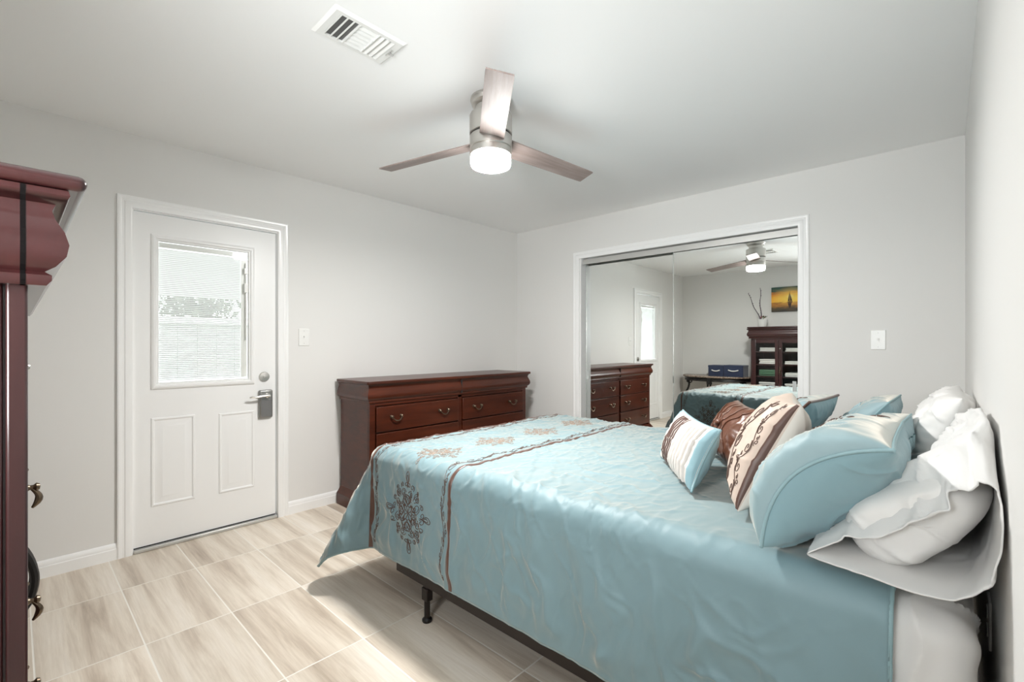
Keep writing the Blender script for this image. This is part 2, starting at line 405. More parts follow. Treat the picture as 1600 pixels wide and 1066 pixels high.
# blind between the panes: slats as one pattern
b = MB(); sy0, sy1 = I[0]+.003, I[1]-.040
z = I[2]+.012; k = 0
while z < I[3]-.035:
    tl = .0042
    b.add([(FX-.032,sy0,z-tl),(FX-.032,sy1,z-tl),(FX-.020,sy1,z+tl),(FX-.020,sy0,z+tl)], [(0,1,2,3)])
    z += .0115
_bm = bpy.data.materials.new('translucent_blind_slat'); _bm.use_nodes = True; _nt = _bm.node_tree; _nt.nodes.clear()
_o = nd(_nt, 'ShaderNodeOutputMaterial'); _d = nd(_nt, 'ShaderNodeBsdfDiffuse'); _t = nd(_nt, 'ShaderNodeBsdfTranslucent'); _x = nd(_nt, 'ShaderNodeMixShader'); _x.inputs[0].default_value = .45
_d.inputs[0].default_value = (.80,.80,.795,1); _t.inputs[0].default_value = (.80,.80,.795,1)
_nt.links.new(_d.outputs[0], _x.inputs[1]); _nt.links.new(_t.outputs[0], _x.inputs[2]); _nt.links.new(_x.outputs[0], _o.inputs[0])
bl = b.build('blind', _bm, door, smooth=0)
MB().box((FX-.036, sy0, I[3]-.030), (FX-.016, I[1]-.002, I[3]-.001)).build('blind_headrail', M['plastic'], door, bevel=.002)
b = MB(); b.box((FX-.030, I[1]-.036, I[2]+.01), (FX-.018, I[1]-.003, I[3]-.032)); b.build('blind_side_channel', M['plastic'], door, smooth=0)
b = MB(); b.box((FX-.009, I[1]-.014, I[2]+.26), (FX+.002, I[1]-.008, I[3]-.07)); b.build('blind_slide_track', M['plastic'], door, smooth=0)
for zz, hh in ((I[3]-.125, .040), (I[3]-.24, .062)):
    MB().box((FX-.008, I[1]-.024, zz-hh/2), (FX+.010, I[1]-.002, zz+hh/2)).build('blind_slider', M['plastic'], door, bevel=.002)
for (a0, a1, c0, c1) in ((-3.224,-3.000,.250,.780), (-2.870,-2.656,.248,.770)):
    R0 = (a0, a1, c0, c1); b = MB()
    rect_loop(b, [(*R0, FX+.0005), (*ins(R0,.004), FX+.006), (*ins(R0,.012), FX+.0065), (*ins(R0,.018), FX+.001), (*ins(R0,.026), FX+.001), (*ins(R0,.056), FX+.008)])
    r = ins(R0,.056); b.add([(FX+.008,r[0],r[2]),(FX+.008,r[1],r[2]),(FX+.008,r[1],r[3]),(FX+.008,r[0],r[3])], [(0,1,2,3)])
    b.build('door_panel', M['door'], door, smooth=20)
# deadbolt and electronic lever lock
b = MB(); b.lathe([(.002,0),(.034,0),(.034,.006),(.030,.012),(.014,.014)], (FX,-2.594,.996), 32, 'x'); b.lathe([(.004,.012),(.012,.012),(.012,.020),(.002,.021)], (FX,-2.594,.996), 16, 'x')
b.build('deadbolt', M['nickel'], door)
lp = MB(); lp.box((FX, -2.632, .712), (FX+.026, -2.545, .905)); lock = lp.build('lock_plate', M['steel'], door, bevel=.010, seg=3)
MB().box((FX+.026, -2.622, .722), (FX+.028, -2.554, .835)).build('lock_keypad', mat('lock_keypad_grey', (.16,.16,.16), .4), lock, bevel=.001)
b = MB(); b.lathe([(.003,.024),(.018,.024),(.016,.040),(.010,.044),(.010,.058)], (FX,-2.583,.866), 20, 'x')
b.tube([(FX+.055,-2.575,.866),(FX+.056,-2.60,.868),(FX+.056,-2.63,.866),(FX+.056,-2.66,.862),(FX+.053,-2.685,.864),(FX+.048,-2.70,.860)], [.010,.0095,.0085,.0075,.007,.005], 10)
b.build('lever_handle', M['chrome'], lock)
MB().box((-.10, DY0+.012, .0), (.012, DY1-.012, .020)).build('door_threshold', M['alu'], door, bevel=.004)
MB().box((BX+.004, y0+.001, .020), (FX-.004, y1-.001, .028)).build('door_sweep', M['dark'], door, smooth=0)

# ------------------------------------------------------------------ mirrored closet doors
def slider(name, x0, x1, y, label):
    d = struct(bpy.data.objects.new(name, None)); COL.objects.link(d); d.location = ((x0+x1)/2, y, .015)
    MB().box((x0+.006, y, .03), (x1-.006, y+.005, 2.03)).build('mirror_panel', M['mirror'], d, smooth=0)
    b = MB(); b.box((x0, y-.003, .012), (x0+.006, y+.020, 2.045)); b.box((x1-.006, y-.003, .012), (x1, y+.020, 2.045)); b.box((x0+.006, y-.003, .012), (x1-.006, y+.020, .030)); b.box((x0+.006, y-.003, 2.03), (x1-.006, y+.020, 2.045))
    b.build('panel_edge', mat('mirror_edge_silver', (.72,.75,.73), .2, .7), d, bevel=.001)
    MB().box((x0+.006, y+.006, .03), (x1-.006, y+.010, 2.03)).build('panel_backing', M['dark'], d, smooth=0)
    return d
sl = slider('door_2', CX0+.008, 1.80, .085, '')
sr = slider('door_3', 1.752, CX1-.006, .050, '')
def pull(d, x, y, z0, z1):
    w = .010; b = MB()
    b.tube([(x-w,y-.004,z0),(x-w,y-.004,z1),(x+w,y-.004,z1),(x+w,y-.004,z0)], .0016, 6, closed=True); b.box((x-w+.002,y-.003,z0+.002),(x+w-.002,y-.0005,z1-.002), 1)
    b.build('finger_pull', [M['plastic'], mat('pull_recess', (.55,.57,.56), .3, .3)], d)
pull(sl, .870, .085, .878, .962); pull(sr, 2.655, .050, .880, .955)
MB().box((1.7525, .046, .89), (1.7575, .049, .95)).build('edge_pull', M['dark'], sr, smooth=0)
b = MB(); b.box((CX0+.007, .030, 2.003), (CX1-.007, .034, 2.048)); b.box((CX0+.007, .034, 2.046), (CX1-.007, .116, 2.052)); b.box((CX0+.007, .112, 2.003), (CX1-.007, .116, 2.046))
struct(b.build('trim_5', M['alu'], smooth=0), 'aluminium header track above mirrored sliding closet doors', 'closet track')
struct(MB().box((CX0+.007, .030, 0.0), (CX1-.007, .116, .010)).build('trim_6', M['alu'], smooth=0))

# ------------------------------------------------------------------ outside the glazed door
struct(MB().box((-3.6, -8.0, -.12), (-T-.01, 1.5, -.02)).build('patio_slab', mat('patio_concrete', (.6,.6,.58), .8), smooth=0), 'pale concrete patio slab outside the glazed door', 'patio')
pr = thing('patio_roof', 'white patio roof of ribbed panels seen through the top of the door glass', 'patio roof', (-1.6,-3.2,2.2))
b = MB()
for k in range(14): b.box((-3.2+.22*k, -7.5, 2.26), (-3.2+.22*k+.205, 1.2, 2.30))
def translucent(name, c, f):
    m = bpy.data.materials.new(name); m.use_nodes = True; nt = m.node_tree; nt.nodes.clear()
    o = nd(nt, 'ShaderNodeOutputMaterial'); d = nd(nt, 'ShaderNodeBsdfDiffuse'); t = nd(nt, 'ShaderNodeBsdfTranslucent'); x = nd(nt, 'ShaderNodeMixShader'); x.inputs[0].default_value = f
    d.inputs[0].default_value = (*c, 1); t.inputs[0].default_value = (*c, 1)
    nt.links.new(d.outputs[0], x.inputs[1]); nt.links.new(t.outputs[0], x.inputs[2]); nt.links.new(x.outputs[0], o.inputs[0]); return m
b.build('roof_panel', translucent('white_translucent_roofing', (.92,.92,.92), .5), pr, smooth=0)
MB().box((-3.28, -7.5, 1.80), (-3.20, 1.2, 2.26)).build('roof_beam', M['door'], pr, smooth=0)
for yy in (-6.6, -4.9, .4): MB().box((-3.28, yy, -.02), (-3.20, yy+.09, 1.80)).build('roof_post', M['door'], pr, smooth=0)
fe = thing('fence', 'white vinyl fence beyond the patio seen through the door glass', 'fence', (-6.5,-5,-.1))
b = MB()
for k in range(50): b.box((-6.52, -12+.30*k, -.1), (-6.48, -12+.30*k+.294, 1.62))
b.build('fence_panel', mat('vinyl_white', (.50,.50,.50), .5), fe, smooth=0)
b = MB(); b.box((-6.47, -12, 1.60), (-6.40, 3, 1.70)); b.box((-6.47, -12, .55), (-6.42, 3, .62)); b.build('fence_rail', M['door'], fe, smooth=0)
MB().box((-9.5, -14, -.14), (-3.6, 5, -.12)).build('lawn', mat('lawn_green', (.22,.26,.15), .9), smooth=0, kind='structure')
def tree(x, y, h, r, seed, lab):
    t = thing('tree', lab, 'tree', (x, y, -.12), 'trees beyond the fence')
    R = random.Random(seed); b = MB()
    b.tube([(x,y,-.12),(x+.05,y+.1,h*.5),(x,y+.15,h*.8)], [.10,.07,.03], 8)
    for k in range(5):
        a = R.uniform(0, 6.28); b.tube([(x,y+.1,h*.45),(x+.4*math.cos(a),y+.4*math.sin(a),h*.7),(x+.8*r*math.cos(a),y+.8*r*math.sin(a),h*.9)], [.05,.03,.012], 6)
    b.build('trunk', mat('bark', (.12,.10,.09), .9), t)
    b = MB()
    for k in range(900):
        a, e, q = R.uniform(0,6.28), R.uniform(-1,1), R.random()**.5
        c = np.array([x+r*q*math.cos(a)*math.sqrt(1-e*e), y+r*q*math.sin(a)*math.sqrt(1-e*e), h*.78+r*.75*q*e])
        d1 = np.array([R.gauss(0,1) for _ in range(3)]); d1 /= np.linalg.norm(d1); d2 = np.cross(d1, [0,.3,1]); d2 /= np.linalg.norm(d2)
        s1 = R.uniform(.06,.13); b.add([c-d1*s1, c+d2*s1*.4, c+d1*s1, c-d2*s1*.4], [(0,1,2,3)])
    b.build('crown', mat('foliage', (.25,.28,.21), .7), t, smooth=0)
for k, (x, y, h, r) in enumerate(((-8.0,-5.3,2.7,.85), (-8.4,-3.2,3.0,.95), (-8.0,-1.2,2.6,.85), (-8.6,-7.4,2.9,.95))):
    tree(x, y, h, r, k, 'leafy tree showing through the blind above the white fence')

# ------------------------------------------------------------------ ceiling fan
FXc, FYc = 1.793, -2.16
fan = thing('ceiling_fan', 'brushed nickel three blade ceiling fan with lit round light', 'ceiling fan', (FXc, FYc, H))
c = (FXc, FYc, 0)
b = MB(); b.lathe([(.060,H-.0005),(.100,H-.0005),(.102,H-.012),(.096,H-.022),(.096,H-.030),(.088,H-.038),(.078,H-.042)], c); b.build('canopy', M['nickel'], fan, smooth=40)
b = MB(); b.lathe([(.076,H-.043),(.076,H-.075),(.086,H-.082)], c); b.build('neck', M['nickel'], fan, smooth=40)
b = MB(); b.lathe([(.080,H-.078),(.102,H-.082),(.106,H-.090),(.106,2.262),(.103,2.260)], c); b.build('motor_housing', M['nickel'], fan, smooth=40)
b = MB(); b.lathe([(.098,2.262),(.098,2.250)], c); b.build('blade_slot', M['dark'], fan, smooth=40)
b = MB(); b.lathe([(.102,2.252),(.105,2.248),(.105,2.192),(.101,2.189),(.101,2.186),(.104,2.183),(.104,2.158),(.101,2.156)], c); b.build('light_ring', M['nickel'], fan, smooth=40)
b = MB(); b.lathe([(.094,2.157),(.100,2.156),(.101,2.120),(.096,2.106)], c, caps=False); b.build('glass_rim', M['lamprim'], fan, smooth=60)
b = MB(); b.lathe([(.096,2.106),(.082,2.100),(.03,2.098),(.001,2.098)], c, caps=False); b.build('light_diffuser', M['lampglass'], fan, smooth=60)
for k, ang in enumerate((-41.5, 78.5, 198.5)):
    a = math.radians(ang); R_ = np.array([[math.cos(a), -math.sin(a), 0],[math.sin(a), math.cos(a), 0],[0,0,1]])
    n = 22; top = []; bot = []
    pitch = math.radians(13)
    for i in range(n+1):
        s = i/n; r = .085 + s*.575; w = .060 - .006*s if s < .985 else .054*(1-.03)
        zc = 2.222 - .030*s; pt = pitch*(1 - .15*s)
        for lst, o in ((top, .003), (bot, -.003)):
            lst.append([(r, q*w*math.cos(pt), zc - q*w*math.sin(pt) + o) for q in (-1, -.5, 0, .5, 1)])
    P1 = np.array(top) @ R_.T + np.array([FXc, FYc, 0]); P2 = np.array(bot) @ R_.T + np.array([FXc, FYc, 0])
    b = MB(); m = 5; vs = list(P1.reshape(-1,3)) + list(P2.reshape(-1,3)); N = (n+1)*m; fs = []
    for i in range(n):
        for j in range(m-1):
            q = (i*m+j, (i+1)*m+j, (i+1)*m+j+1, i*m+j+1); fs.append(q); fs.append(tuple(N+x for x in q[::-1]))
        fs.append((i*m, i*m+N, (i+1)*m+N, (i+1)*m)); fs.append((i*m+m-1, (i+1)*m+m-1, (i+1)*m+m-1+N, i*m+m-1+N))
    for j in range(m-1): fs.append((j, j+1, j+1+N, j+N)); e = n*m; fs.append((e+j, e+j+N, e+j+1+N, e+j+1))
    b.add(vs, fs); bl = b.build('fan_blade', M['blade'], fan, smooth=40)
    # wood grain follows the blade: object space turned to the blade direction
    me = bl.data; co = np.array([v.co for v in me.vertices]); loc = np.array([FXc, FYc, 0])
    me.vertices.foreach_set('co', ((co-loc) @ R_).astype(np.float32).ravel())
    bl.matrix_parent_inverse = Matrix.Identity(4); bl.location = (0, 0, -H); bl.rotation_euler = (0, 0, a)

# ------------------------------------------------------------------ air vent
vx0, vx1, vy0, vy1 = 1.650, 1.852, -2.995, -2.690
vent = thing('air_vent', 'white three way ceiling air vent beside the fan', 'air vent', ((vx0+vx1)/2, (vy0+vy1)/2, H))
b = MB(); ix0, ix1, iy0, iy1 = vx0+.028, vx1-.028, vy0+.034, vy1-.040
zb = H-.0005
b.add([(vx0,vy0,zb),(vx1,vy0,zb),(vx1,vy1,zb),(vx0,vy1,zb),
       (vx0+.012,vy0+.012,H-.009),(vx1-.012,vy0+.012,H-.009),(vx1-.012,vy1-.012,H-.009),(vx0+.012,vy1-.012,H-.009),
       (ix0,iy0,H-.009),(ix1,iy0,H-.009),(ix1,iy1,H-.009),(ix0,iy1,H-.009),
       (ix0,iy0,zb),(ix1,iy0,zb),(ix1,iy1,zb),(ix0,iy1,zb)],
      [(0,1,5,4),(1,2,6,5),(2,3,7,6),(3,0,4,7),(4,5,9,8),(5,6,10,9),(6,7,11,10),(7,4,8,11),(8,9,13,12),(9,10,14,13),(10,11,15,14),(11,8,12,15)])
b.build('vent_frame', M['plastic'], vent, smooth=0)
MB().box((ix0,iy0,H-.0012),(ix1,iy1,H-.0006)).build('vent_throat', mat('duct_grey', (.16,.16,.16), .7), vent, smooth=0)
d1, d2 = iy0+.082, iy1-.072
b = MB()
for yy in (iy0+.004, iy0+.0295, iy0+.055): b.add([(ix0,yy,H-.009),(ix1,yy,H-.009),(ix1,yy+.006,H-.002),(ix0,yy+.006,H-.002)],[(0,1,2,3)])
for yy in (iy0+.0005, iy0+.026, iy0+.0515): b.box((ix0,yy,H-.0095),(ix1,yy+.006,H-.008))
for k in range(6):
    xx = ix0 + (ix1-ix0)*(k+.5)/6; b.add([(xx+.010,d1,H-.0020),(xx+.010,d2,H-.0020),(xx-.009,d2,H-.010),(xx-.009,d1,H-.010)],[(0,1,2,3)])
b.box((ix0,d1-.004,H-.0105),(ix1,d1,H-.001)); b.box((ix0,d2,H-.0105),(ix1,d2+.004,H-.001))
for k in range(3):
    yy = d2+.006+.0225*k; b.add([(ix0,yy,H-.0015),(ix1,yy,H-.0015),(ix1,yy+.019,H-.011),(ix0,yy+.019,H-.011)],[(0,1,2,3)])
b.build('vent_louvre', M['plastic'], vent, smooth=0)
b = MB(); b.box((1.735,vy1-.030,H-.013),(1.785,vy1-.028,H-.009)); b.box((1.760,vy1-.030,H-.020),(1.764,vy1-.012,H-.012)); b.build('vent_lever', M['alu'], vent, smooth=0)

# ------------------------------------------------------------------ switches and outlet
def switch(lab, c, ax, out):
    """ax: unit vector along the wall, out: out of the wall"""
    t = thing('light_switch', lab, 'light switch', c)
    b = MB(); b.obox(np.array(c)+np.array(out)*.003, ax, (0,0,1), out, .0385, .0625, .003); pl = b.build('switch_plate', M['plastic'], t, bevel=.0025)
    b = MB(); b.obox(np.array(c)+np.array(out)*.0065, ax, (0,0,1), out, .006, .013, .001); b.obox(np.array(c)+np.array(out)*.011+np.array([0,0,.004]), ax, (0,0,1), out, .004, .006, .006); b.build('toggle', M['plastic'], t, bevel=.0008)
    for z in (.045,-.045): MB().obox(np.array(c)+np.array(out)*.0065+np.array([0,0,z]), ax, (0,0,1), out, .0025, .0025, .0006).build('plate_screw', M['alu'], t, smooth=0)
    return t
switch('white toggle light switch on the wall between the entry door and the dresser', (0.0, -2.326, 1.273), (0,1,0), (1,0,0))
switch('white toggle light switch on the wall right of the mirrored closet', (3.133, 0.0, 1.249), (1,0,0), (0,-1,0))
t = thing('wall_outlet', 'grey wall outlet plate in the dark gap behind the mattress', 'outlet', (W, -2.1, .52))
MB().box((W-.006, -2.138, .46), (W-.0002, -2.062, .58)).build('outlet_plate', M['plastic'], t, bevel=.002)
b = MB()
for z in (.497,.543): b.lathe([(.001,-.008),(.016,-.008),(.016,-.006)], (W,-2.1,z), 16, 'x')
b.build('receptacle', mat('receptacle_grey', (.6,.6,.58), .4), t)

# ------------------------------------------------------------------ dresser
def bail_pull(parent, x, y, z, w, out, along, scale=1.0, m='brass'):
    """swan-neck bail pull: two round posts and a drooping bail"""
    out = np.array(out, float); al = np.array(along, float); up = np.array([0,0,1.0]); c0 = np.array([x,y,z], float); b = MB()
    for s in (-1, 1):
        p = c0 + al*s*w/2
        pts = [p, p+out*.004, p+out*.006, p+out*.016, p+out*.020]
        b.tube(pts, [.0115,.0115,.006,.007,.009], 10)
        b.tube([p+out*.016, p+out*.022, p+out*.027], [.009,.0105,.005], 10)
    pts = []
    for i in range(17):
        s = -1 + 2*i/16; pts.append(c0 + al*s*w/2*(1 if abs(s) > .01 else 1) + out*(.020+.006*(1-s*s)) - up*(.030*(1-abs(s)**2.6)))
    b.tube(pts, [.0038+.0016*(1-abs(-1+2*i/16)) for i in range(17)], 8)
    return b.build('drawer_pull', M[m], parent)

def sweep_profile(b, prof, path, mi=0):
    """prof: (offset outward, z); path: list of (point2d, outward miter 2d); open path"""
    n = len(prof); vs = []
    for (px, py), (mx, my) in path:
        for o, z in prof: vs.append((px+mx*o, py+my*o, z))
    fs = []
    for i in range(len(path)-1):
        for k in range(n-1): fs.append((i*n+k, (i+1)*n+k, (i+1)*n+k+1, i*n+k+1))
    b.add(vs, fs, mi); return b

dx0, dx1, dya, dyb = .030, .455, -2.055, -.375     # body
dr = thing('dresser', 'cherry wood six drawer dresser standing against the wall left of the closet', 'dresser', ((dx0+dx1)/2, (dya+dyb)/2, 0))
b = MB(); b.box((dx0, dya, .13), (dx1-.018, dyb, .80)); b.box((dx1-.018, dya, .13), (dx1, dya+.045, .80)); b.box((dx1-.018, dyb-.045, .13), (dx1, dyb, .80)); b.box((dx1-.018, -1.237, .13), (dx1, -1.195, .80))
b.box((dx1-.018, dya+.045, .775), (dx1, dyb-.045, .80))
b.build('carcass', M['cherry'], dr, bevel=.003)
def around(x0, x1, ya, yb, back=True):
    return [((x0, ya), (0, -1)), ((x1, ya), (1, -1)), ((x1, yb), (1, 1)), ((x0, yb), (0, 1))]
# ogee frieze (hidden drawers) and mouldings
ogee = [(0,.800),(.010,.800),(.012,.808),(.010,.815),(.014,.820),(.026,.832),(.031,.848),(.030,.866),(.022,.886),(.014,.905),(.016,.920),(.024,.932)]
b = MB(); sweep_profile(b, ogee, around(dx0, dx1, dya, dyb)); b.box((dx0, dya+.002, .80), (dx1-.002, dyb-.002, .932)); b.build('ogee_frieze', M['cherry'], dr, smooth=30)
b = MB(); b.box((dx1+.002, -1.2185, .815), (dx1+.0325, -1.2155, .925)); b.build('frieze_split', M['dark'], dr, smooth=0)
b = MB(); b.prism([(dx0-.0, dya-.036), (dx1+.030, dya-.036), (dx1+.042, dya-.024), (dx1+.042, dyb+.024), (dx1+.030, dyb+.036), (dx0, dyb+.036)], .934, .957, 'z'); b.build('top', M['cherry'], dr, bevel=.006, seg=3)
plinth = [(.034,.0),(.034,.085),(.029,.092),(.022,.100),(.014,.112),(.006,.124),(0,.132)]
b = MB(); sweep_profile(b, plinth, around(dx0, dx1, dya, dyb)); b.box((dx0, dya+.002, .002), (dx1-.002, dyb-.002, .13)); b.build('plinth', M['cherry'], dr, smooth=30)
for (ya, yb) in ((-2.006, -1.241), (-1.191, -.424)):
    for (z0, z1) in ((.585, .768), (.372, .575), (.150, .362)):
        b = MB(); b.box((dx1-.016, ya, z0), (dx1+.014, yb, z1)); d = b.build('drawer', M['cherry'], dr, bevel=.005, seg=3)
        for q in (.21, .79): bail_pull(d, dx1+.0135, ya+(yb-ya)*q, (z0+z1)/2+.013, .085, (1,0,0), (0,1,0))

# ------------------------------------------------------------------ display cabinet against the rear wall
cx0, cx1, cyb, cyf = 1.295, 2.375, -L+.006, -3.765
cab = thing('display_cabinet', 'tall dark mahogany cabinet with glass doors and carved cornice', 'cabinet', ((cx0+cx1)/2, (cyb+cyf)/2, 0))
zc0, zc1 = 1.315, 1.492
b = MB()
b.box((cx0, cyb, 0), (cx0+.03, cyf-.022, zc0)); b.box((cx1-.03, cyb, 0), (cx1, cyf-.022, zc0))
b.box((cx0+.03, cyb, 0), (cx1-.03, cyb+.015, zc0), 1)
b.box((cx0+.03, cyb+.015, zc0-.02), (cx1-.03, cyf-.022, zc0)); b.box((cx0+.03, cyb+.015, .545), (cx1-.03, cyf-.022, .565)); b.box((cx0+.03, cyb+.015, .06), (cx1-.03, cyf-.024, .08))
b.build('carcass', [M['mahog'], M['inside']], cab, bevel=.002)
# corner posts with a groove on the side facing the camera
for xx in (cx0, cx1):
    s = -1 if xx == cx0 else 1
    b = MB(); b.box((min(xx, xx+s*.012), cyf-.024, .10), (max(xx, xx+s*.012), cyf, zc0)); b.build('corner_post', M['mahog'], cab, bevel=.004, seg=3)
    b = MB(); b.box((min(xx, xx+s*.008), cyb, .10), (max(xx, xx+s*.008), cyf-.027, zc0)); b.build('side_panel', M['mahog'], cab, bevel=.003)
b = MB(); b.box((cx0, cyf-.022, .075), (cx1, cyf-.002, .10)); b.box((cx0, cyf-.022, .548), (cx1, cyf-.002, .575)); b.box((cx0, cyf-.022, 1.285), (cx1, cyf-.002, zc0)); b.box((cx0, cyf-.022, .1), (cx0+.02, cyf-.002, zc0)); b.box((cx1-.02, cyf-.022, .1), (cx1, cyf-.002, zc0))
b.build('face_frame', M['mahog_x'], cab, bevel=.002)
b = MB()
def around_f(x0, x1, yf, yb): return [((x0, yb), (-1, 0)), ((x0, yf), (-1, 1)), ((x1, yf), (1, 1)), ((x1, yb), (1, 0))]
cor = [(0,zc0-.004),(.020,zc0-.004),(.026,zc0+.004),(.026,zc0+.012),(.018,zc0+.018),(.030,zc0+.026),(.042,zc0+.042),(.045,zc0+.060),(.040,zc0+.080),(.030,zc0+.100),(.026,zc0+.114),(.030,zc0+.124),(.042,zc0+.130),(.046,zc0+.138),(.044,zc0+.146)]
sweep_profile(b, cor, around_f(cx0-.012, cx1+.012, cyf, cyb)); b.box((cx0, cyb, zc0), (cx1, cyf-.002, zc0+.146)); b.build('cornice', M['mahog_x'], cab, smooth=40)
b = MB(); b.box((cx0-.05, cyb, zc0+.148), (cx1+.066, cyf+.066, zc0+.172)); b.build('top', M['mahog_x'], cab, bevel=.011, seg=4)
b = MB(); yj = cyf - .006
b.add([(cx1+.012+o+.0006, yy_, z) for o, z in cor for yy_ in (yj-.003, yj+.003)], [(2*i, 2*i+1, 2*i+3, 2*i+2) for i in range(len(cor)-1)])
b.build('cornice_joint', mat('black_joint', (.004,.003,.003), .9, spec=.1), cab, smooth=0)
b = MB(); sweep_profile(b, [(.030,0),(.030,.06),(.022,.072),(.010,.085),(0,.10)], around_f(cx0-.012, cx1+.012, cyf, cyb)); b.box((cx0, cyb, .002), (cx1, cyf-.002, .075)); b.build('plinth', M['mahog_x'], cab, smooth=40)
for z in (.745, .925, 1.115):
    MB().box((cx0+.03, cyb+.015, z-.012), (cx1-.03, cyf-.028, z)).build('shelf', M['mahog_x'], cab, smooth=0)
def ornate_pull(parent, x, z, y=None, drop=True):
    y = cyf if y is None else y
    b = MB()
    b.prism([(x-.010,z-.055),(x-.014,z-.030),(x-.006,z-.018),(x-.013,z),(x-.006,z+.018),(x-.012,z+.030),(x-.006,z+.045),(x,z+.056),(x+.006,z+.045),(x+.012,z+.030),(x+.006,z+.018),(x+.013,z),(x+.006,z-.018),(x+.014,z-.030),(x+.010,z-.055),(x,z-.064)], y+.0005, y+.005, 'y')
    b.lathe([(.010,.004),(.009,.010),(.006,.014),(.006,.020),(.011,.026),(.008,.032),(.001,.034)], (x, y, z), 14, 'y')
    b.lathe([(.006,.004),(.005,.010),(.001,.012)], (x, y, z+.048), 10, 'y')
    if drop:
        pts = [(x, y+.018+.013*math.sin(t*PI)*1.0, z-.004-.050*t) for t in np.linspace(0, 1, 9)]
        b.tube(pts, [.004,.005,.006,.007,.008,.008,.007,.005,.003], 8)
    return b.build('pull', M['brass'], parent)
dw = (cx1-cx0-.02)/3
for k in range(3):
    x0 = cx0+.010+dw*k+.002; x1 = cx0+.010+dw*(k+1)-.002; z0, z1 = .572, 1.290; s = .046
    b = MB(); b.box((x0, cyf-.020, z0), (x0+s, cyf, z1)); b.box((x1-s, cyf-.020, z0), (x1, cyf, z1)); b.box((x0+s, cyf-.020, z0), (x1-s, cyf, z0+s)); b.box((x0+s, cyf-.020, z1-s), (x1-s, cyf, z1))
    d = b.build('cabinet_door', M['mahog'], cab, bevel=.004)
    MB().box((x0+s, cyf-.012, z0+s), (x1-s, cyf-.009, z1-s)).build('glass_pane', M['glass'], d, smooth=0)
    if k == 1: ornate_pull(d, x0+.020, .84)
    if k == 1:
        b = MB(); b.lathe([(.009,0),(.007,.003),(.004,.006),(.008,.011),(.006,.014),(.001,.015)], (x0+.020, cyf, 1.16), 14, 'y'); b.build('knob', M['nickel'], d)
for z0, z1 in ((.335, .545), (.105, .325)):
    b = MB(); b.box((cx0+.022, cyf-.020, z0), (cx1-.022, cyf+.002, z1)); d = b.build('drawer', M['mahog_x'], cab, bevel=.005, seg=3)
    ornate_pull(d, 1.64, (z0+z1)/2+.085, cyf+.002)

# folded linens behind the glass
def towel(x, z, w, h, m, lab, n, grp='folded linens in the cabinet'):
    y0_, y1_ = -4.22, -3.87; P = []
    th = h/n; b = MB()
    for k in range(n):
        zz = z + k*th; j = rng.uniform(-.012, .012); r = th*.48
        prof = [(y0_, zz+.0005)] + [(y1_+j+r*math.sin(t), zz+r-r*math.cos(t)) for t in np.linspace(0, PI, 7)] + [(y0_, zz+2*r)]
        b.prism([(p[0], p[1]) for p in prof], x+rng.uniform(-.006,.006), x+w+rng.uniform(-.006,.006), 'x')
    return tag(b.build('folded_towel', m, smooth=40, bevel=.003), lab, 'towel', grp)
D = [cx0+.05+dw*k for k in range(3)]
towel(D[0]+.035, 1.1155, .22, .060, M['towel'], 'white folded linen on the top shelf behind the first glass door', 3)
towel(D[1]+.030, 1.1155, .21, .055, M['towel'], 'white folded linen on the top shelf behind the second glass door', 3)
towel(D[0]+.030, .9255, .22, .075, M['towel'], 'white folded linen on the middle shelf behind the first glass door', 3)
towel(D[1]+.025, .9255, .23, .050, M['towel'], 'white folded linen on the middle shelf behind the second glass door', 2)
towel(D[0]+.030, .7455, .23, .095, M['green'], 'green folded towels on the third shelf behind the first glass door', 4)
towel(D[1]+.025, .7455, .23, .060, M['towel'], 'white folded linen on the third shelf behind the second glass door', 3)
towel(D[0]+.030, .5655, .23, .090, M['towel'], 'white folded linen at the bottom behind the first glass door', 3)
towel(D[1]+.025, .5655, .23, .080, M['towel'], 'white folded linen at the bottom behind the second glass door', 3)

# potted twigs on the cabinet
ztop = zc0+.172
pt = thing('flower_pot', 'white pot with two bare twigs and a red flower on the tall cabinet', 'potted plant', (1.36, -4.08, ztop))
b = MB(); b.lathe([(.052,ztop+.0005),(.056,ztop+.01),(.068,ztop+.115),(.071,ztop+.118),(.071,ztop+.128),(.062,ztop+.128),(.058,ztop+.10),(.001,ztop+.098)], (1.36,-4.08,0), 32, caps=False); b.build('pot', M['pot'], pt)
b = MB(); b.lathe([(.001,ztop+.10),(.057,ztop+.10),(.057,ztop+.104),(.001,ztop+.106)], (1.36,-4.08,0), 24); b.build('soil', mat('soil', (.05,.035,.025), .9), pt)
for (tx, ty, tz, m) in ((1.15, -4.10, 2.03, 'twig'), (1.335, -4.06, 2.09, 'twig')):
    b = MB(); base = np.array([1.34, -4.08, ztop+.10]); tip = np.array([tx, ty, tz]); R = random.Random(int(tx*100))
    pts = [base + (tip-base)*s + np.array([.01*math.sin(9*s), .008*math.cos(7*s), 0]) for s in np.linspace(0, 1, 14)]
    b.tube(pts, [.0075-.004*i/13 for i in range(14)], 6)
    for i in range(2, 14):
        p = pts[i]; a = R.uniform(0, 6.28); b.tube([p, p+np.array([.012*math.cos(a), .012*math.sin(a), .016])], [.005,.002], 5)
    b.build('twig', M['twig'], pt)
b = MB()
for k in range(12):
    a = k*.9; c0 = np.array([1.375+.012*math.cos(a), -4.05+.014*math.sin(a), ztop+.155+.012*math.sin(a*1.7)]); d = np.array([math.cos(a), math.sin(a), .4])*.020; s = np.array([-math.sin(a), math.cos(a), .3])*.012
    b.add([c0, c0+d+s, c0+d*1.6, c0+d-s], [(0,1,2,3)])
b.build('flower', M['red'], pt, smooth=0)
b = MB()
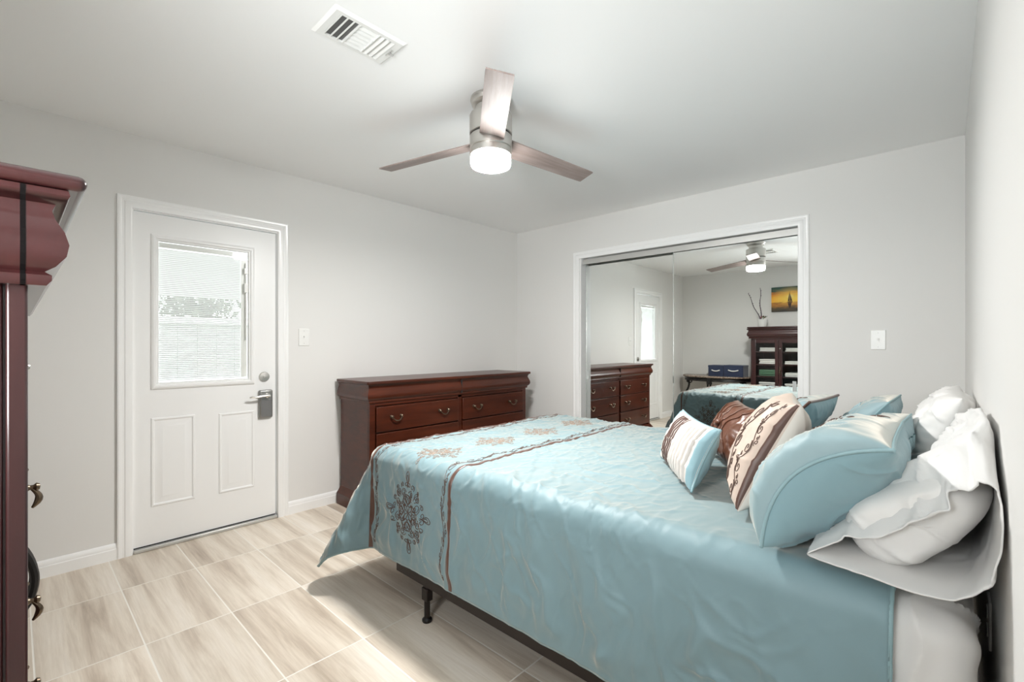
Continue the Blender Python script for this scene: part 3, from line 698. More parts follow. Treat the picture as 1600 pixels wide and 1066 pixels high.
for k in range(5):
    a = -.8+k*.5; c0 = np.array([1.37, -4.06, ztop+.12]); d = np.array([math.cos(a)*.055, math.sin(a)*.05, .03]); s = np.array([-math.sin(a), math.cos(a), 0])*.014
    b.tube([c0, c0+d*.5+np.array([0,0,.012])], .002, 5); c1 = c0+d*.5+np.array([0,0,.012]); b.add([c1, c1+d*.5+s, c1+d, c1+d*.5-s], [(0,1,2,3)])
b.build('leaves', M['leaf'], pt, smooth=0)

# painting of a boat at sunset
px0, px1, pz0, pz1, py = 1.435, 2.010, 1.735, 2.120, -L
pn = thing('painting', 'unframed canvas picture of a sailing boat at orange sunset above the cabinet', 'painting', ((px0+px1)/2, py, (pz0+pz1)/2))
def _sunset(nt, b):
    lk = nt.links.new; t = nd(nt, 'ShaderNodeTexCoord'); sp = nd(nt, 'ShaderNodeSeparateXYZ'); lk(t.outputs['Generated'], sp.inputs[0])
    v = ramp(nt, [(0, (.02,.02,.015)), (.14, (.10,.06,.02)), (.30, (.55,.22,.03)), (.36, (.30,.11,.02)), (.40, (1.0,.52,.05)), (.55, (1.0,.50,.05)), (.72, (.75,.24,.03)), (.86, (.06,.12,.08)), (1, (.02,.07,.06))]); 
    n = nd(nt, 'ShaderNodeTexNoise', i_Scale=5, i_Detail=6); mp = nd(nt, 'ShaderNodeMapping'); mp.inputs['Scale'].default_value = (1,1,3.2); lk(t.outputs['Generated'], mp.inputs[0]); lk(mp.outputs[0], n.inputs['Vector'])
    a = nd(nt, 'ShaderNodeMath', operation='MULTIPLY_ADD'); lk(n.outputs['Fac'], a.inputs[0]); a.inputs[1].default_value = .34; lk(sp.outputs[2], a.inputs[2])
    s = nd(nt, 'ShaderNodeMath', operation='SUBTRACT'); lk(a.outputs[0], s.inputs[0]); s.inputs[1].default_value = .17; lk(s.outputs[0], v.inputs[0])
    # sun glow drawn around the boat in the picture
    d = nd(nt, 'ShaderNodeVectorMath', operation='DISTANCE'); lk(t.outputs['Generated'], d.inputs[0]); d.inputs[1].default_value = (.45,1,.60)
    g = ramp(nt, [(0, (1,.85,.35)), (.10, (.9,.5,.08)), (.42, (0,0,0))]); lk(d.outputs['Value'], g.inputs[0])
    mx = nd(nt, 'ShaderNodeMix', data_type='RGBA', blend_type='SCREEN'); mx.inputs['Factor'].default_value = .8; lk(v.outputs[0], mx.inputs[6]); lk(g.outputs[0], mx.inputs[7]); lk(mx.outputs[2], b.inputs['Base Color'])
MB().box((px0, py+.0005, pz0), (px1, py+.025, pz1)).build('canvas', mat('sunset_canvas', rough=.5, build=_sunset), pn, smooth=0)
b = MB(); bx, bz = 1.690, 1.885; yy = py+.0255
def flat(poly): b.prism(poly, yy, yy+.001, 'y')
flat([(bx-.030,bz),(bx-.026,bz-.016),(bx+.030,bz-.016),(bx+.040,bz+.004)]); flat([(bx-.001,bz),(bx+.002,bz),(bx+.002,bz+.155),(bx-.001,bz+.155)])
flat([(bx-.003,bz+.008),(bx-.003,bz+.145),(bx-.026,bz+.008)]); flat([(bx+.005,bz+.008),(bx+.034,bz+.010),(bx+.005,bz+.125)]); flat([(bx-.028,bz-.020),(bx+.026,bz-.020),(bx+.014,bz-.085),(bx-.004,bz-.110)])
b.build('painted_boat', mat('dark_brown_paint', (.05,.02,.012), .6), pn, smooth=0)

# ------------------------------------------------------------------ console table
ct = thing('console_table', 'half round console table with stone top and black scrolled iron legs', 'table', (.66, -4.05, 0))
zt_ = .705; xa, xb = .075, 1.225
poly = [(xa, -L+.02)] + [(xa+.575-.575*math.cos(t), -L+.06+.46*math.sin(t)**.8) for t in np.linspace(.02, PI-.02, 40)] + [(xb, -L+.02)]
b = MB(); b.prism(poly, zt_-.026, zt_, 'z'); b.build('stone_top', M['granite'], ct, bevel=.006, seg=3)
def inset(d): return [(.65+(x-.65)*(1-d), -L+.02+(y+L-.02)*(1-d)) for x, y in poly]
b = MB(); q = inset(.06)
for z in (zt_-.036, zt_-.080): b.tube([(x, y, z) for x, y in q], .009, 8, closed=True)
b.tube([(x, y, zt_-.058) for x, y in inset(.075)], .013, 8, closed=True)
b.build('apron', M['iron'], ct)
def leg(a, r0):
    dx, dy = math.cos(a), math.sin(a); bx_, by_ = .65, -L+.10
    def p(r, z, s=0): return (bx_+dx*r - dy*s, by_+dy*r + dx*s, z)
    out = []
    for s in (-.022, .022):
        b = MB(); pts = [p(r0-.02, zt_-.03, s), p(r0-.015, .62, s), p(r0-.04, .55, s), p(r0-.01, .45, s), p(r0+.055, .34, s), p(r0+.080, .24, s), p(r0+.060, .14, s), p(r0-.01, .06, s), p(r0-.085, .018, s), p(r0-.13, .022, s)]
        P = np.array(pts); tt = np.linspace(0, len(P)-1, 40); S = np.stack([np.interp(tt, range(len(P)), P[:, k]) for k in range(3)], 1)
        for _ in range(3): S[1:-1] = (S[:-2]+2*S[1:-1]+S[2:])/4
        b.tube(S, .015, 8)
        sp = [p(r0-.035-.045*t/9*0 - .030*(1-math.cos(t))*(1-t/9), .585+.030*math.sin(t)*(1-t/9), s) for t in np.linspace(0, 6, 18)]
        b.tube(sp, .010, 6); out.append(b)
    m = MB(); [m.add(x.v, x.f) for x in out]
    m.tube([p(r0-.02, zt_-.03), p(r0-.018, zt_-.12), p(r0-.02, .575)], [.030,.028,.020], 8)
    return m.build('leg', M['iron'], ct)
leg(PI-.32, .495); leg(PI/2+.03, .425); leg(.32, .495)

def sbox(x0, x1, y0_, y1_, h, lab):
    t = thing('storage_box', lab, 'storage box', ((x0+x1)/2, (y0_+y1_)/2, zt_), 'navy fabric boxes on the console table')
    b = MB(); z = zt_+.0005; th = .006
    b.box((x0,y0_,z),(x1,y1_,z+th)); b.box((x0,y0_,z),(x0+th,y1_,z+h)); b.box((x1-th,y0_,z),(x1,y1_,z+h)); b.box((x0,y0_,z),(x1,y0_+th,z+h)); b.box((x0,y1_-th,z),(x1,y1_,z+h))
    b.box((x0-.003,y0_-.003,z+h-.028),(x1+.003,y1_+.003,z+h+.002)); b.build('box_body', M['navy'], t, bevel=.006)
    xm = (x0+x1)/2; w = (x1-x0)*.26
    b = MB(); b.tube([(xm+w*s, y1_+.004+.012*(1-s*s), z+h-.075-.016*(1-s*s)) for s in np.linspace(-1,1,13)], [.009]*13, 8)
    b.build('rope_handle', M['linen'], t); return t
sbox(.585, .825, -4.20, -3.94, .175, 'navy fabric storage box with white handle nearer the door wall')
sbox(.832, 1.125, -4.20, -3.935, .182, 'navy fabric storage box with white handle beside the tall cabinet')

# ------------------------------------------------------------------ bed frame, box spring, mattress
BY0, BY1, BX0, BX1 = -2.535, -1.045, 1.405, 3.495
bf = thing('bedstead', 'dark brown steel bedstead with round footed legs under the box spring', 'bed frame', ((BX0+BX1)/2, (BY0+BY1)/2, 0))
for s, yy in ((-1, BY0-.018), (1, BY1+.018)):
    b = MB(); ya, yb = sorted((yy, yy - s*.004))
    b.box((1.56, ya, .158), (BX1+.005, yb, .203)); yc, yd = sorted((yy-s*.004, yy-s*.045)); b.box((1.56, yc, .178), (BX1+.005, yd, .182))
    b.build('side_rail', M['railm'], bf, bevel=.0015)
for xx in (1.78, 3.25):
    b = MB(); b.box((xx-.018, BY0-.014, .150), (xx+.018, BY1+.014, .1775)); b.build('cross_bar', M['railm'], bf, bevel=.002)
    for yy in (BY0-.004, BY1+.004):
        b = MB(); b.box((xx-.020, yy-.016, .095), (xx+.020, yy+.016, .150)); b.lathe([(.012,.012),(.013,.016),(.013,.100)], (xx,yy,0), 16); lg = b.build('leg', M['railm'], bf, bevel=.003)
        b = MB(); b.lathe([(.020,.0005),(.022,.004),(.022,.012),(.013,.020)], (xx,yy,0), 20); b.build('glide_foot', M['iron'], lg)
for s, yy in ((-1, BY0-.010), (1, BY1+.010)):
    b = MB(); b.box((BX1+.006, yy-.030, .13), (BX1+.010, yy+.030, .40)); b.build('headboard_bracket', M['railm'], bf, bevel=.001)

def softbox(lo, hi, r=.05, wr=0.0, seed=0, nx=60, ny=50):
    """rounded, slightly soft mattress shaped box"""
    b = MB(); x0,y0_,z0 = lo; x1,y1_,z1 = hi; c = [(x0+x1)/2,(y0_+y1_)/2,(z0+z1)/2]; hx,hy,hz = (x1-x0)/2,(y1_-y0_)/2,(z1-z0)/2
    def face(f, n, m):
        U, V = np.meshgrid(np.linspace(-1,1,n), np.linspace(-1,1,m), indexing='ij'); P = np.stack(f(U, V), -1)*np.array([hx,hy,hz])
        core = np.clip(P, -np.array([hx-r,hy-r,hz-r]), np.array([hx-r,hy-r,hz-r])); d = P-core; l = np.linalg.norm(d, axis=-1, keepdims=True)
        P = core + d/np.maximum(l,1e-9)*np.minimum(l, r)*1.0
        if wr:
            N = d/np.maximum(l,1e-9); q = P[...,0]*1.0; P = P + N*(wr*(ridge(P[...,0]*5, P[...,1]*5+P[...,2]*7, seed, .15)))[...,None]
        b.grid(P+np.array(c))
    one = np.ones_like
    face(lambda u,v:(u,v,one(u)), nx, ny); face(lambda u,v:(u,v,-one(u)), nx, ny); face(lambda u,v:(u,one(u),v), nx, 24); face(lambda u,v:(u,-one(u),v), nx, 24); face(lambda u,v:(one(u),u,v), ny, 24); face(lambda u,v:(-one(u),u,v), ny, 24)
    return b
def weld(o):
    bm = bmesh.new(); bm.from_mesh(o.data); bmesh.ops.remove_doubles(bm, verts=bm.verts, dist=1e-5); bmesh.ops.recalc_face_normals(bm, faces=bm.faces); bm.to_mesh(o.data); bm.free()
    o.data.polygons.foreach_set('use_smooth', [True]*len(o.data.polygons)); return o
o = weld(softbox((BX0, BY0, .204), (BX1, BY1, .43), .02).build('box_spring', M['boxspring']))
tag(o, 'brown speckled fabric box spring resting on the steel bedstead', 'box spring')
mt = thing('mattress', 'white sheeted mattress showing at the head of the bed under the pillows', 'mattress', ((BX0+BX1)/2, (BY0+BY1)/2, .431))
weld(softbox((BX0+.004, BY0+.004, .432), (BX1-.004, BY1-.004, .672), .055).build('mattress_body', M['linen'], mt))
weld(softbox((2.9, BY0-.002, .470), (BX1, BY1+.002, .680), .058, .010, 3, 120, 140).build('fitted_sheet', M['sheet'], mt))

# ------------------------------------------------------------------ comforter
R = .075
XC, YC0, YC1, XH, ZT = 1.375, -2.490, -1.090, 3.365, .708      # where the roll-over starts, head edge, top height
OF, OS = .585, .535                                           # cloth length past the roll-over (foot, sides)
NA, NB = 330, 340
ca = np.concatenate([np.linspace(-OF, 0, 70)[:-1], np.linspace(0, XH-XC, NA-69)])
LB = YC1-YC0
cb = np.concatenate([np.linspace(-OS, 0, 80)[:-1], np.linspace(0, LB, NB-158), np.linspace(LB, LB+OS, 80)[1:]])
A, B = np.meshgrid(ca, cb, indexing='ij')
def drape(A, B):
    sa = np.maximum(0, -A); sn = np.maximum(0, -B); sf = np.maximum(0, B-LB); sb = np.maximum(sn, sf); sg = np.where(sf > 0, 1.0, -1.0)
    k = .10; xa, xb = sa/OF, sb/OS
    sa2 = sa*(1-k*xb**4*xa**2); sb2 = sb*(1-k*xa**4*xb**2)
    r = np.hypot(sa2, sb2); phi = np.arctan2(sb2, np.maximum(sa2, 1e-9)); phi = np.where(r < 1e-9, 0, phi); w = phi/(PI/2)
    # corner cone
    arc = np.minimum(r, R*PI/2); h = R*np.sin(arc/R); v = R*(1-np.cos(arc/R)); ex = np.maximum(0, r-R*PI/2)
    both = (sa2 > 1e-6) & (sb2 > 1e-6)
    g = np.where(both, np.sin(PI*np.clip(w, 0, 1))**.85, 0.0); bow = np.where(both, .07*np.sin(2*PI*(w-.5)), 0.0)
    X = .25*g - bow; Y = .33*g + bow
    tiltx = np.where(sa > 0, .10*np.cos(phi)**2, 0); tilty = .015*np.sin(phi)**2
    X = X + tiltx; Y = Y + tilty
    Z = np.sqrt(np.maximum(.05, 1-X*X-Y*Y))
    dx = np.cos(phi); dy = np.sin(phi)
    px = np.where(A > 0, XC+A, XC) - h*np.where(r > 0, dx, 0) - ex*X
    yb = np.where(sf > 0, YC1, np.where(sn > 0, YC0, YC0+B))
    py = yb + sg*(h*np.where(r > 0, dy, 0) + ex*Y)
    pz = ZT - v - ex*Z
    return np.stack([px, py, pz], -1), sa, sb, ex
P, SA, SB, EX = drape(A, B)
def normals(P):
    N = np.cross(np.gradient(P, axis=0), np.gradient(P, axis=1)); N /= np.maximum(np.linalg.norm(N, axis=-1, keepdims=True), 1e-9); return N
N = normals(P)
if N[NA//2, NB//2, 2] < 0: N = -N
side = sstep(.05, .30, SB); foot = sstep(.05, .30, SA)*(SB < .02); top = 1-np.clip(side+foot, 0, 1)
warp = fbm(A*2.2, B*2.2, 5, 2)*.12
sd = np.where(B > LB/2, LB-B, B)
d = .006*fbm(A*3.1+4, B*3.1, 11, 2)                                       # soft filling
w2 = fbm(A*5+9, B*5, 6, 2)*.05
d += 1.5*top*(.0030*fbm(A*8+warp*6, B*6, 13, 2) + .0035*ridge((A+w2+.5*B)*9, (B+warp)*4.5, 21, .09) + .003*ridge((A-w2-.4*B)*13, (B+w2)*6, 23, .08) + .0012*fbm(A*34, B*26, 25, 2))
lean = A + .16*sd + w2*1.4
d += 1.15*side*(.0100*ridge(lean*4.6, sd*1.0, 31, .13) + .0060*ridge((lean-.25*sd)*8+3, sd*1.8, 33, .12) + .0045*ridge((lean+.5*sd)*6+5, sd*4+w2*9, 35, .10))
d += 1.4*side*(.013*fbm(lean*6, sd*1.4+w2*5, 39, 2) + .0022*fbm(lean*30, sd*8, 45, 2))
d += side*.008*np.sin(lean*15+6*w2*8)*sstep(.1, .5, SB)
d += side*.010*ridge(A*2.2+7, sd*6.2+w2*12, 37, .10)*sstep(.6, 1.1, A)
d += foot*(.010*np.sin(B*17)+.006*fbm(B*8, A*3, 41))
d += .005*sstep(.02, .10, SB)*fbm(A*11, sd*4, 43, 2)
edge = np.exp(-((sd-.03)/.09)**2); d += edge*(.018*fbm(A*5.5+w2*8, sd*3, 47, 2) + .005*ridge(A*8+w2*6, sd*2.5, 49, .12))*sstep(-.02, .05, A)
d *= 1-.75*sstep(1.25, 1.6, A)*top
d *= 1-.75*np.maximum(sstep(OS-.09, OS-.01, SB), sstep(OF-.09, OF-.01, SA))
N_s = N
P = P + N_s*d[..., None]
N = normals(P)
if N[NA//2, NB//2, 2] < 0: N = -N
class Surf:
    def __init__(s, P, N, us, vs): s.P, s.N, s.us, s.vs = P, N, us, vs
    def at(s, u, v, off=0.0):
        u = np.clip(np.asarray(u, float), s.us[0], s.us[-1]-1e-9); v = np.clip(np.asarray(v, float), s.vs[0], s.vs[-1]-1e-9)
        i = np.clip(np.searchsorted(s.us, u, side='right')-1, 0, len(s.us)-2); j = np.clip(np.searchsorted(s.vs, v, side='right')-1, 0, len(s.vs)-2)
        fu = ((u-s.us[i])/(s.us[i+1]-s.us[i]))[..., None]; fv = ((v-s.vs[j])/(s.vs[j+1]-s.vs[j]))[..., None]
        def L(Q): return (Q[i,j]*(1-fu)+Q[i+1,j]*fu)*(1-fv)+(Q[i,j+1]*(1-fu)+Q[i+1,j+1]*fu)*fv
        n = L(s.N); n = n/np.maximum(np.linalg.norm(n, axis=-1, keepdims=True), 1e-9)
        return L(s.P)+n*off
CS = Surf(P, N, ca, cb)
b = MB(); b.grid(P); b.f = [f[::1] for f in b.f]
cf = b.build('comforter', M['satin'], smooth=180)
tag(cf, 'pale blue satin comforter with brown trimmed embroidered bands draped over the bed', 'comforter')
me = cf.data
if me.polygons[len(me.polygons)//2].normal.z < 0: me.flip_normals()
md = cf.modifiers.new('thickness', 'SOLIDIFY'); md.thickness = .012; md.offset = -1
# hem piping all round
path = np.concatenate([P[0, :], P[1:, -1], P[-1, -2::-1], P[-2:0:-1, 0]]); nn = np.concatenate([N[0, :], N[1:, -1], N[-1, -2::-1], N[-2:0:-1, 0]])
MB().tube((path - nn*.006)[::2], .0065, 6, closed=True).build('hem_piping', M['bluepipe'], cf, smooth=180)
def ribbon(surf, us, vs, width, mats, name, parent, off=.003, across='u'):
    us = np.asarray(us, float); vs = np.asarray(vs, float); rows = []
    for q, o in ((-.5, 0.0), (-.42, off), (0, off*1.4), (.42, off), (.5, 0.0)):
        rows.append(surf.at(us+(q*width if across == 'u' else 0), vs+(q*width if across == 'v' else 0), o))
    b = MB(); b.grid(np.stack(rows, 0)); return b.build(name, mats, parent, smooth=180)
STA, STB = -.004, .602        # the two brown bands across the comforter (cloth coordinate along the bed)
vv = np.linspace(cb[0]+.004, cb[-1]-.004, 420)
ribbon(CS, np.full_like(vv, STA), vv, .021, M['brownband'], 'brown_band', cf)
ribbon(CS, np.full_like(vv, STB)+.004*np.sin(vv*9), vv, .020, M['brownband'], 'brown_band', cf)

# embroidery ---------------------------------------------------------------
def scroll(x, y, th, length, turn, p=1.5, n=22):
    th = math.radians(th); turn = math.radians(turn); pts = [(x, y)]; ds = length/n
    for i in range(n):
        s = (i+.5)/n; a = th + turn*(.12*s + .88*s**p); x += ds*math.cos(a); y += ds*math.sin(a); pts.append((x, y))
    return pts
def loop(x, y, th, ln, wd, n=14):
    th = math.radians(th); c, s = math.cos(th), math.sin(th); out = []
    for i in range(n+1):
        t = 2*PI*i/n; a = ln*(1-math.cos(t))/2; w = wd*math.sin(t)*math.sin(t/2); out.append((x+c*a-s*w, y+s*a+c*w))
    return out
def medallion():
    q = [scroll(.02,.05,70,1.0,-400), scroll(.05,.02,20,1.0,400), scroll(.14,.14,60,.95,430), scroll(.14,.14,30,.95,-430), scroll(.32,.36,80,.62,-430), scroll(.36,.32,10,.62,430),
         scroll(.06,.50,50,.62,-430), scroll(.50,.06,40,.62,430), scroll(.02,.62,110,.34,-380), scroll(.62,.02,-20,.34,380), scroll(.30,.58,60,.40,430), scroll(.58,.30,30,.40,-430), loop(.28,.10,30,.2,.06), loop(.10,.28,62,.2,.06), scroll(.5,.5,45,.3,430)]
    out = []
    for sx in (-1, 1):
        for sy in (-1, 1): out += [[(sx*x, sy*y) for x, y in c] for c in q]
    for th in (0, 90, 180, 270):
        c, s = math.cos(math.radians(th)), math.sin(math.radians(th)); out += [loop(.66*c, .66*s, th, .34, .10), loop(.70*c, .70*s, th, .22, .05), loop(0, 0, th+45, .24, .07)]
    return out
MED = medallion()
def stitch(b, surf, curves, u0, v0, su, sv, r, swap=False):
    for c in curves:
        c = np.array(c); x, y = (c[:,1], c[:,0]) if swap else (c[:,0], c[:,1])
        b.tube(surf.at(u0+x*su, v0+y*sv, r*.35), r, 4, caps=False)
meds = [(.315, -.42+.08, .155, .19)] 
cols = ['tan_thread', 'tan_thread', 'tan_thread', 'tan_thread']
for i, (u0, v0, su, sv, m) in enumerate(((.305, -.290, .165, .185, 'thread'), (.335, .075, .125, .140, 'tan_thread'), (.335, .445, .125, .140, 'tan_thread'), (.335, .820, .125, .140, 'tan_thread'), (.325, 1.200, .125, .140, 'tan_thread'), (.305, LB+.290, .165, .185, 'thread'))):
    b = MB(); stitch(b, CS, MED, u0, v0, su, sv, .0016 if m == 'thread' else .0013); b.build('embroidered_medallion', M[m], cf, smooth=180)
def spiral(cx, cy, r0, r1, a0, turns, n=26):
    out = []
    for i in range(n+1):
        s = i/n; a = a0 + turns*2*PI*s; r = r0+(r1-r0)*s**.8; out.append((cx+r*math.cos(a), cy+r*math.sin(a)))
    return out
def vine(n, w):
    """scrolling vine along y from 0 to n: a wave with an open curl in every bend"""
    t = np.linspace(0, n, n*18+1); out = [[(.42*math.sin(PI*x)*w, x) for x in t]]
    for k in range(n):
        s = 1 if k % 2 == 0 else -1
        q = spiral(0, 0, .46, .08, PI/2+.15, 1.35); out.append([((-s*.06 + s*(-px))*w*.9, k+.46+py*.80) for px, py in q])
        q = spiral(0, 0, .22, .05, -PI/2, -1.2); out.append([((s*.62 + s*px)*w, k+.82+py*.8) for px, py in q])
        q = spiral(0, 0, .15, .04, PI/2, 1.1, 16); out.append([((-s*.42 + s*px)*w, k+.05+py*.9) for px, py in q])
    return out
for (u0, sgn) in ((STA+.045, 1), (STB-.045, -1)):
    unit = .105; n = int((LB+2*OS-.08)/unit); b = MB()
    stitch(b, CS, [[(sgn*x, y) for x, y in c] for c in vine(n, .8)], u0, cb[0]+.04, unit*.36, unit, .0013); b.build('embroidered_vine', M['thread'], cf, smooth=180)

# ------------------------------------------------------------------ pillows
def onb(wd, up):
    w = np.array(wd, float); w /= np.linalg.norm(w); u = np.array(up, float); u -= w*(u@w); u /= np.linalg.norm(u); n = np.cross(w, u); return w, u, n
def pillow_grid(c, wd, up, Wd, Hh, Tf, Tb, pinch=.07, n=71, ex=.5, wr=.006, seed=1, sag=0.0, bend=0.0, soft=1.0, bow=0.0):
    """front/back surfaces of a stuffed cushion; front normal = wd x up (must face the viewer's side wanted)"""
    w, u, nn = onb(wd, up); g = np.sin(np.linspace(-PI/2, PI/2, n)); U, V = np.meshgrid(g, g, indexing='ij')
    X = Wd/2*U*(1-pinch*(1-V**2)**1.0*np.abs(U)**1.5); Y = Hh/2*V*(1-pinch*(1-U**2)*np.abs(V)**1.5)
    prof = (np.clip(1-np.abs(U)**2.3, 0, 1)*np.clip(1-np.abs(V)**2.3, 0, 1))**ex
    edge = sstep(.55, .98, np.maximum(np.abs(U), np.abs(V)))
    body = sstep(1.0, .80, np.maximum(np.abs(U), np.abs(V)))
    ang = np.arctan2(V, U)
    pucker = (np.sin(ang*19+perlin(U*3, V*3, seed)*5)*.5+np.sin(ang*31+seed)*.5)*edge*body
    out = []
    for s, Tk in ((1, Tf), (-1, Tb)):
        wrk = wr*(.9*fbm(U*2.1+seed, V*2.1+s*9, seed, 3) + 1.0*ridge(U*1.7+seed, V*1.3+s*5, seed+3, .10)*1.0 + .3*pucker)*soft*sstep(0, .35, prof)
        D = s*(Tk*prof + wrk) + bend*(U**2) + bow*(1-V**2)*np.clip(U, 0, 1)**2 
        Vs = Y - sag*Hh*prof*(V > -.9)
        out.append(np.array(c) + X[..., None]*w + Vs[..., None]*u + D[..., None]*nn)
    return out, g
def pillow(name, label, c, wd, up, Wd, Hh, Tf, Tb, mats, pipe=None, group=None, cat='pillow', pipe_r=.004, back_name='pillow_back', **kw):
    (F, Bk), g = pillow_grid(c, wd, up, Wd, Hh, Tf, Tb, **kw)
    t = thing(name, label, cat, tuple(np.array(c)), group)
    n = F.shape[0]
    b = MB(); b.grid(F); f = b.build('pillow_front', mats[0], t, smooth=180)
    b = MB(); b.grid(Bk[::-1]); k = b.build(back_name, mats[1] if len(mats) > 1 else mats[0], t, smooth=180)
    w, u, nn = onb(wd, up)
    for ob, sgn in ((f, 1), (k, -1)):
        me = ob.data; p = me.polygons[len(me.polygons)//2+n//2]
        if (np.array(p.normal) @ nn)*sgn < 0: me.flip_normals()
    if pipe:
        path = np.concatenate([F[0, :], F[1:, -1], F[-1, -2::-1], F[-2:0:-1, 0]])
        MB().tube(path, pipe_r, 6, closed=True).build('piping', pipe, t, smooth=180)
    N_ = normals(F); 
    if N_[n//2, n//2] @ nn < 0: N_ = -N_
    NB_ = normals(Bk)
    if NB_[n//2, n//2] @ nn > 0: NB_ = -NB_
    return t, Surf(F, N_, g, g), Surf(Bk, NB_, g, g)

# wd runs from the near side to the far side, so that wd x up faces the headboard: mirror it (far to near) to face the foot
def W_(x, y, z=0): return (-x, -y, -z)
# small white pleated cushion
t, sf, sk = pillow('pleated_cushion', 'small white pleated cushion with brown pintucks and blue ends, nearest the foot', (2.725, -2.025, .832), W_(-.60,.80), (.32,.26,.91), .48, .225, .06, .065, (M['pleat'], M['blueback']), M['bluepipe'], 'loose cushions on the bed', 'cushion', seed=3, pinch=.10, wr=.004, n=81)
def strip_on(surf, u0, u1, v0, v1, m, name, parent, off=.0035, n=30, along='v'):
    uu = np.linspace(u0, u1, 7); vv = np.linspace(v0, v1, n); U, V = np.meshgrid(uu, vv, indexing='ij')
    e = np.minimum(1, np.minimum(np.arange(7), np.arange(7)[::-1])/1.0)[:, None]*np.ones_like(V)
    q = surf.at(U, V, 0) + (surf.at(U, V, 1.0)-surf.at(U, V, 0))*(off*e)[..., None]
    return MB().grid(q).build(name, m, parent, smooth=180)
# local u: +1 = near end, -1 = far end
for k in range(6): strip_on(sf, .75-.115*k-.040, .75-.115*k+.040, -.93, .93, M['pleat'], 'pleat', t, .007)
for k in range(5): strip_on(sf, .06-.11*k-.013, .06-.11*k+.013, -.90, .90, M['brownband'], 'pintuck', t, .0045)
strip_on(sf, .86, 1.0, -.97, .97, M['blueback'], 'blue_end', t, .003); strip_on(sf, -1.0, -.86, -.97, .97, M['blueback'], 'blue_end', t, .003)
# brown gathered cushion
t, sf, sk = pillow('gathered_cushion', 'dark brown satin cushion with gathered pleats behind the white pleated cushion', (2.815, -1.735, .850), W_(-.55,.84), (.40,.28,.85), .42, .265, .08, .08, (M['brownsatin'],), None, 'loose cushions on the bed', 'cushion', seed=8, pinch=.10, wr=.007)
for k in range(5):
    uu = .70-.33*k; vv = np.linspace(-.9, .9, 30); q = sf.at(uu*(1-.55*np.exp(-(vv*2.2)**2)), vv, .002)
    MB().tube(q, [.0008+.0022*math.sin(PI*i/29)**.5 for i in range(30)], 6).build('pleat', M['brownsatin'], t, smooth=180)
kp = sf.at(np.array([.0]), np.array([.05]), .004)[0]
b = MB(); nrm = np.array(sf.at(np.array([0.]), np.array([.05]), 1.0)[0]) - np.array(sf.at(np.array([0.]), np.array([.05]), 0.0)[0])
b.tube([kp-nrm*.012, kp-nrm*.002, kp+nrm*.006, kp+nrm*.010], [.018,.022,.014,.002], 14); b.build('gathered_knot', M['brownsatin'], t, smooth=180)
# cream embroidered cushion
t, sf, sk = pillow('embroidered_cushion', 'square cream satin cushion with brown scroll embroidery', (3.035, -2.150, .892), W_(-.26,.96), (.42,.12,.89), .36, .355, .088, .085, (M['cream'], M['creamplain']), None, 'loose cushions on the bed', 'cushion', seed=12, pinch=.09, wr=.004, n=91, ex=.42)
strip_on(sf, .965, .999, -.98, .98, M['brownband'], 'brown_edge', t, .002)
b = MB(); V9 = vine(5, .95)
stitch(b, sf, vine(3, 1.0), .42, -.92, .30, .613, .0018); stitch(b, sf, vine(5, 1.0), .83, -.93, .12, .372, .0013); b.build('scroll_embroidery', M['thread'], t, smooth=180)
# near blue sham
sham = [(.11, .105)]
t, sf, sk = pillow('pillow_sham', 'big pale blue satin sham with plain blue back, nearest on the bed', (3.243, -2.335, .866), W_(-.02,1), (.67,-.04,.73), .43, .365, .125, .085, (M['satin_sham'], M['blueback']), M['bluepipe'], 'pale blue shams', 'pillow', seed=22, pinch=.05, wr=.007, n=101, ex=.38, bow=.075, pipe_r=.0045)
b = MB(); stitch(b, sf, MED, -.25, .35, .42, .45, .0018); b.build('embroidered_medallion', M['thread'], t, smooth=180)
# pleated sham
t, sf, sk = pillow('pillow_sham', 'pale blue sham with pleated back and brown stitching behind the big near sham', (3.245, -1.80, .850), W_(.04,1), (.66,-.03,.74), .44, .315, .085, .085, (M['satin_sham'], M['blueback']), M['bluepipe'], 'pale blue shams', 'pillow', seed=29, pinch=.05, wr=.006, n=81, ex=.45)
for k in range(8): strip_on(sk, .90-.16*k-.05, .90-.16*k+.05, -.9, .9, M['bluepipe'], 'back_pleat', t, .006)
b = MB(); stitch(b, sf, MED, .1, .55, .45, .40, .0018); b.build('embroidered_medallion', M['thread'], t, smooth=180)
# brown edged sham
t, sf, sk = pillow('pillow_sham', 'blue sham edged with a brown band standing behind the cream cushion', (2.95, -1.385, .858), W_(.10,1), (.66,-.10,.72), .40, .35, .07, .07, (M['satin_sham'], M['blueback']), M['brownband'], 'pale blue shams', 'pillow', seed=35, pinch=.05, wr=.005, n=71, ex=.45, pipe_r=.006)
b = MB(); stitch(b, sf, MED, .45, .45, .45, .45, .0018); b.build('embroidered_medallion', M['thread'], t, smooth=180)
# far blue sham
t, sf, sk = pillow('pillow_sham', 'pale blue satin sham with flanged edge, farthest of the blue shams', (3.185, -1.24, .856), W_(.04,1), (.62,0,.77), .38, .345, .075, .075, (M['satin_sham'], M['blueback']), M['bluepipe'], 'pale blue shams', 'pillow', seed=41, pinch=.06, wr=.007, n=71, ex=.45)
for k in range(5): strip_on(sf, .4-.2*k-.03, .4-.2*k+.03, -.5, .5, M['satin_sham'], 'front_pleat', t, .005)

# far white pillow
t, sf, sk = pillow('bed_pillow', 'far white pillow against the headboard wall behind the blue shams', (3.432, -1.40, .876), W_(0,1), (.30,0,.92), .68, .36, .085, .07, (M['linen'],), None, 'white bed pillows', 'pillow', seed=52, pinch=.05, wr=.014, n=101, ex=.45)

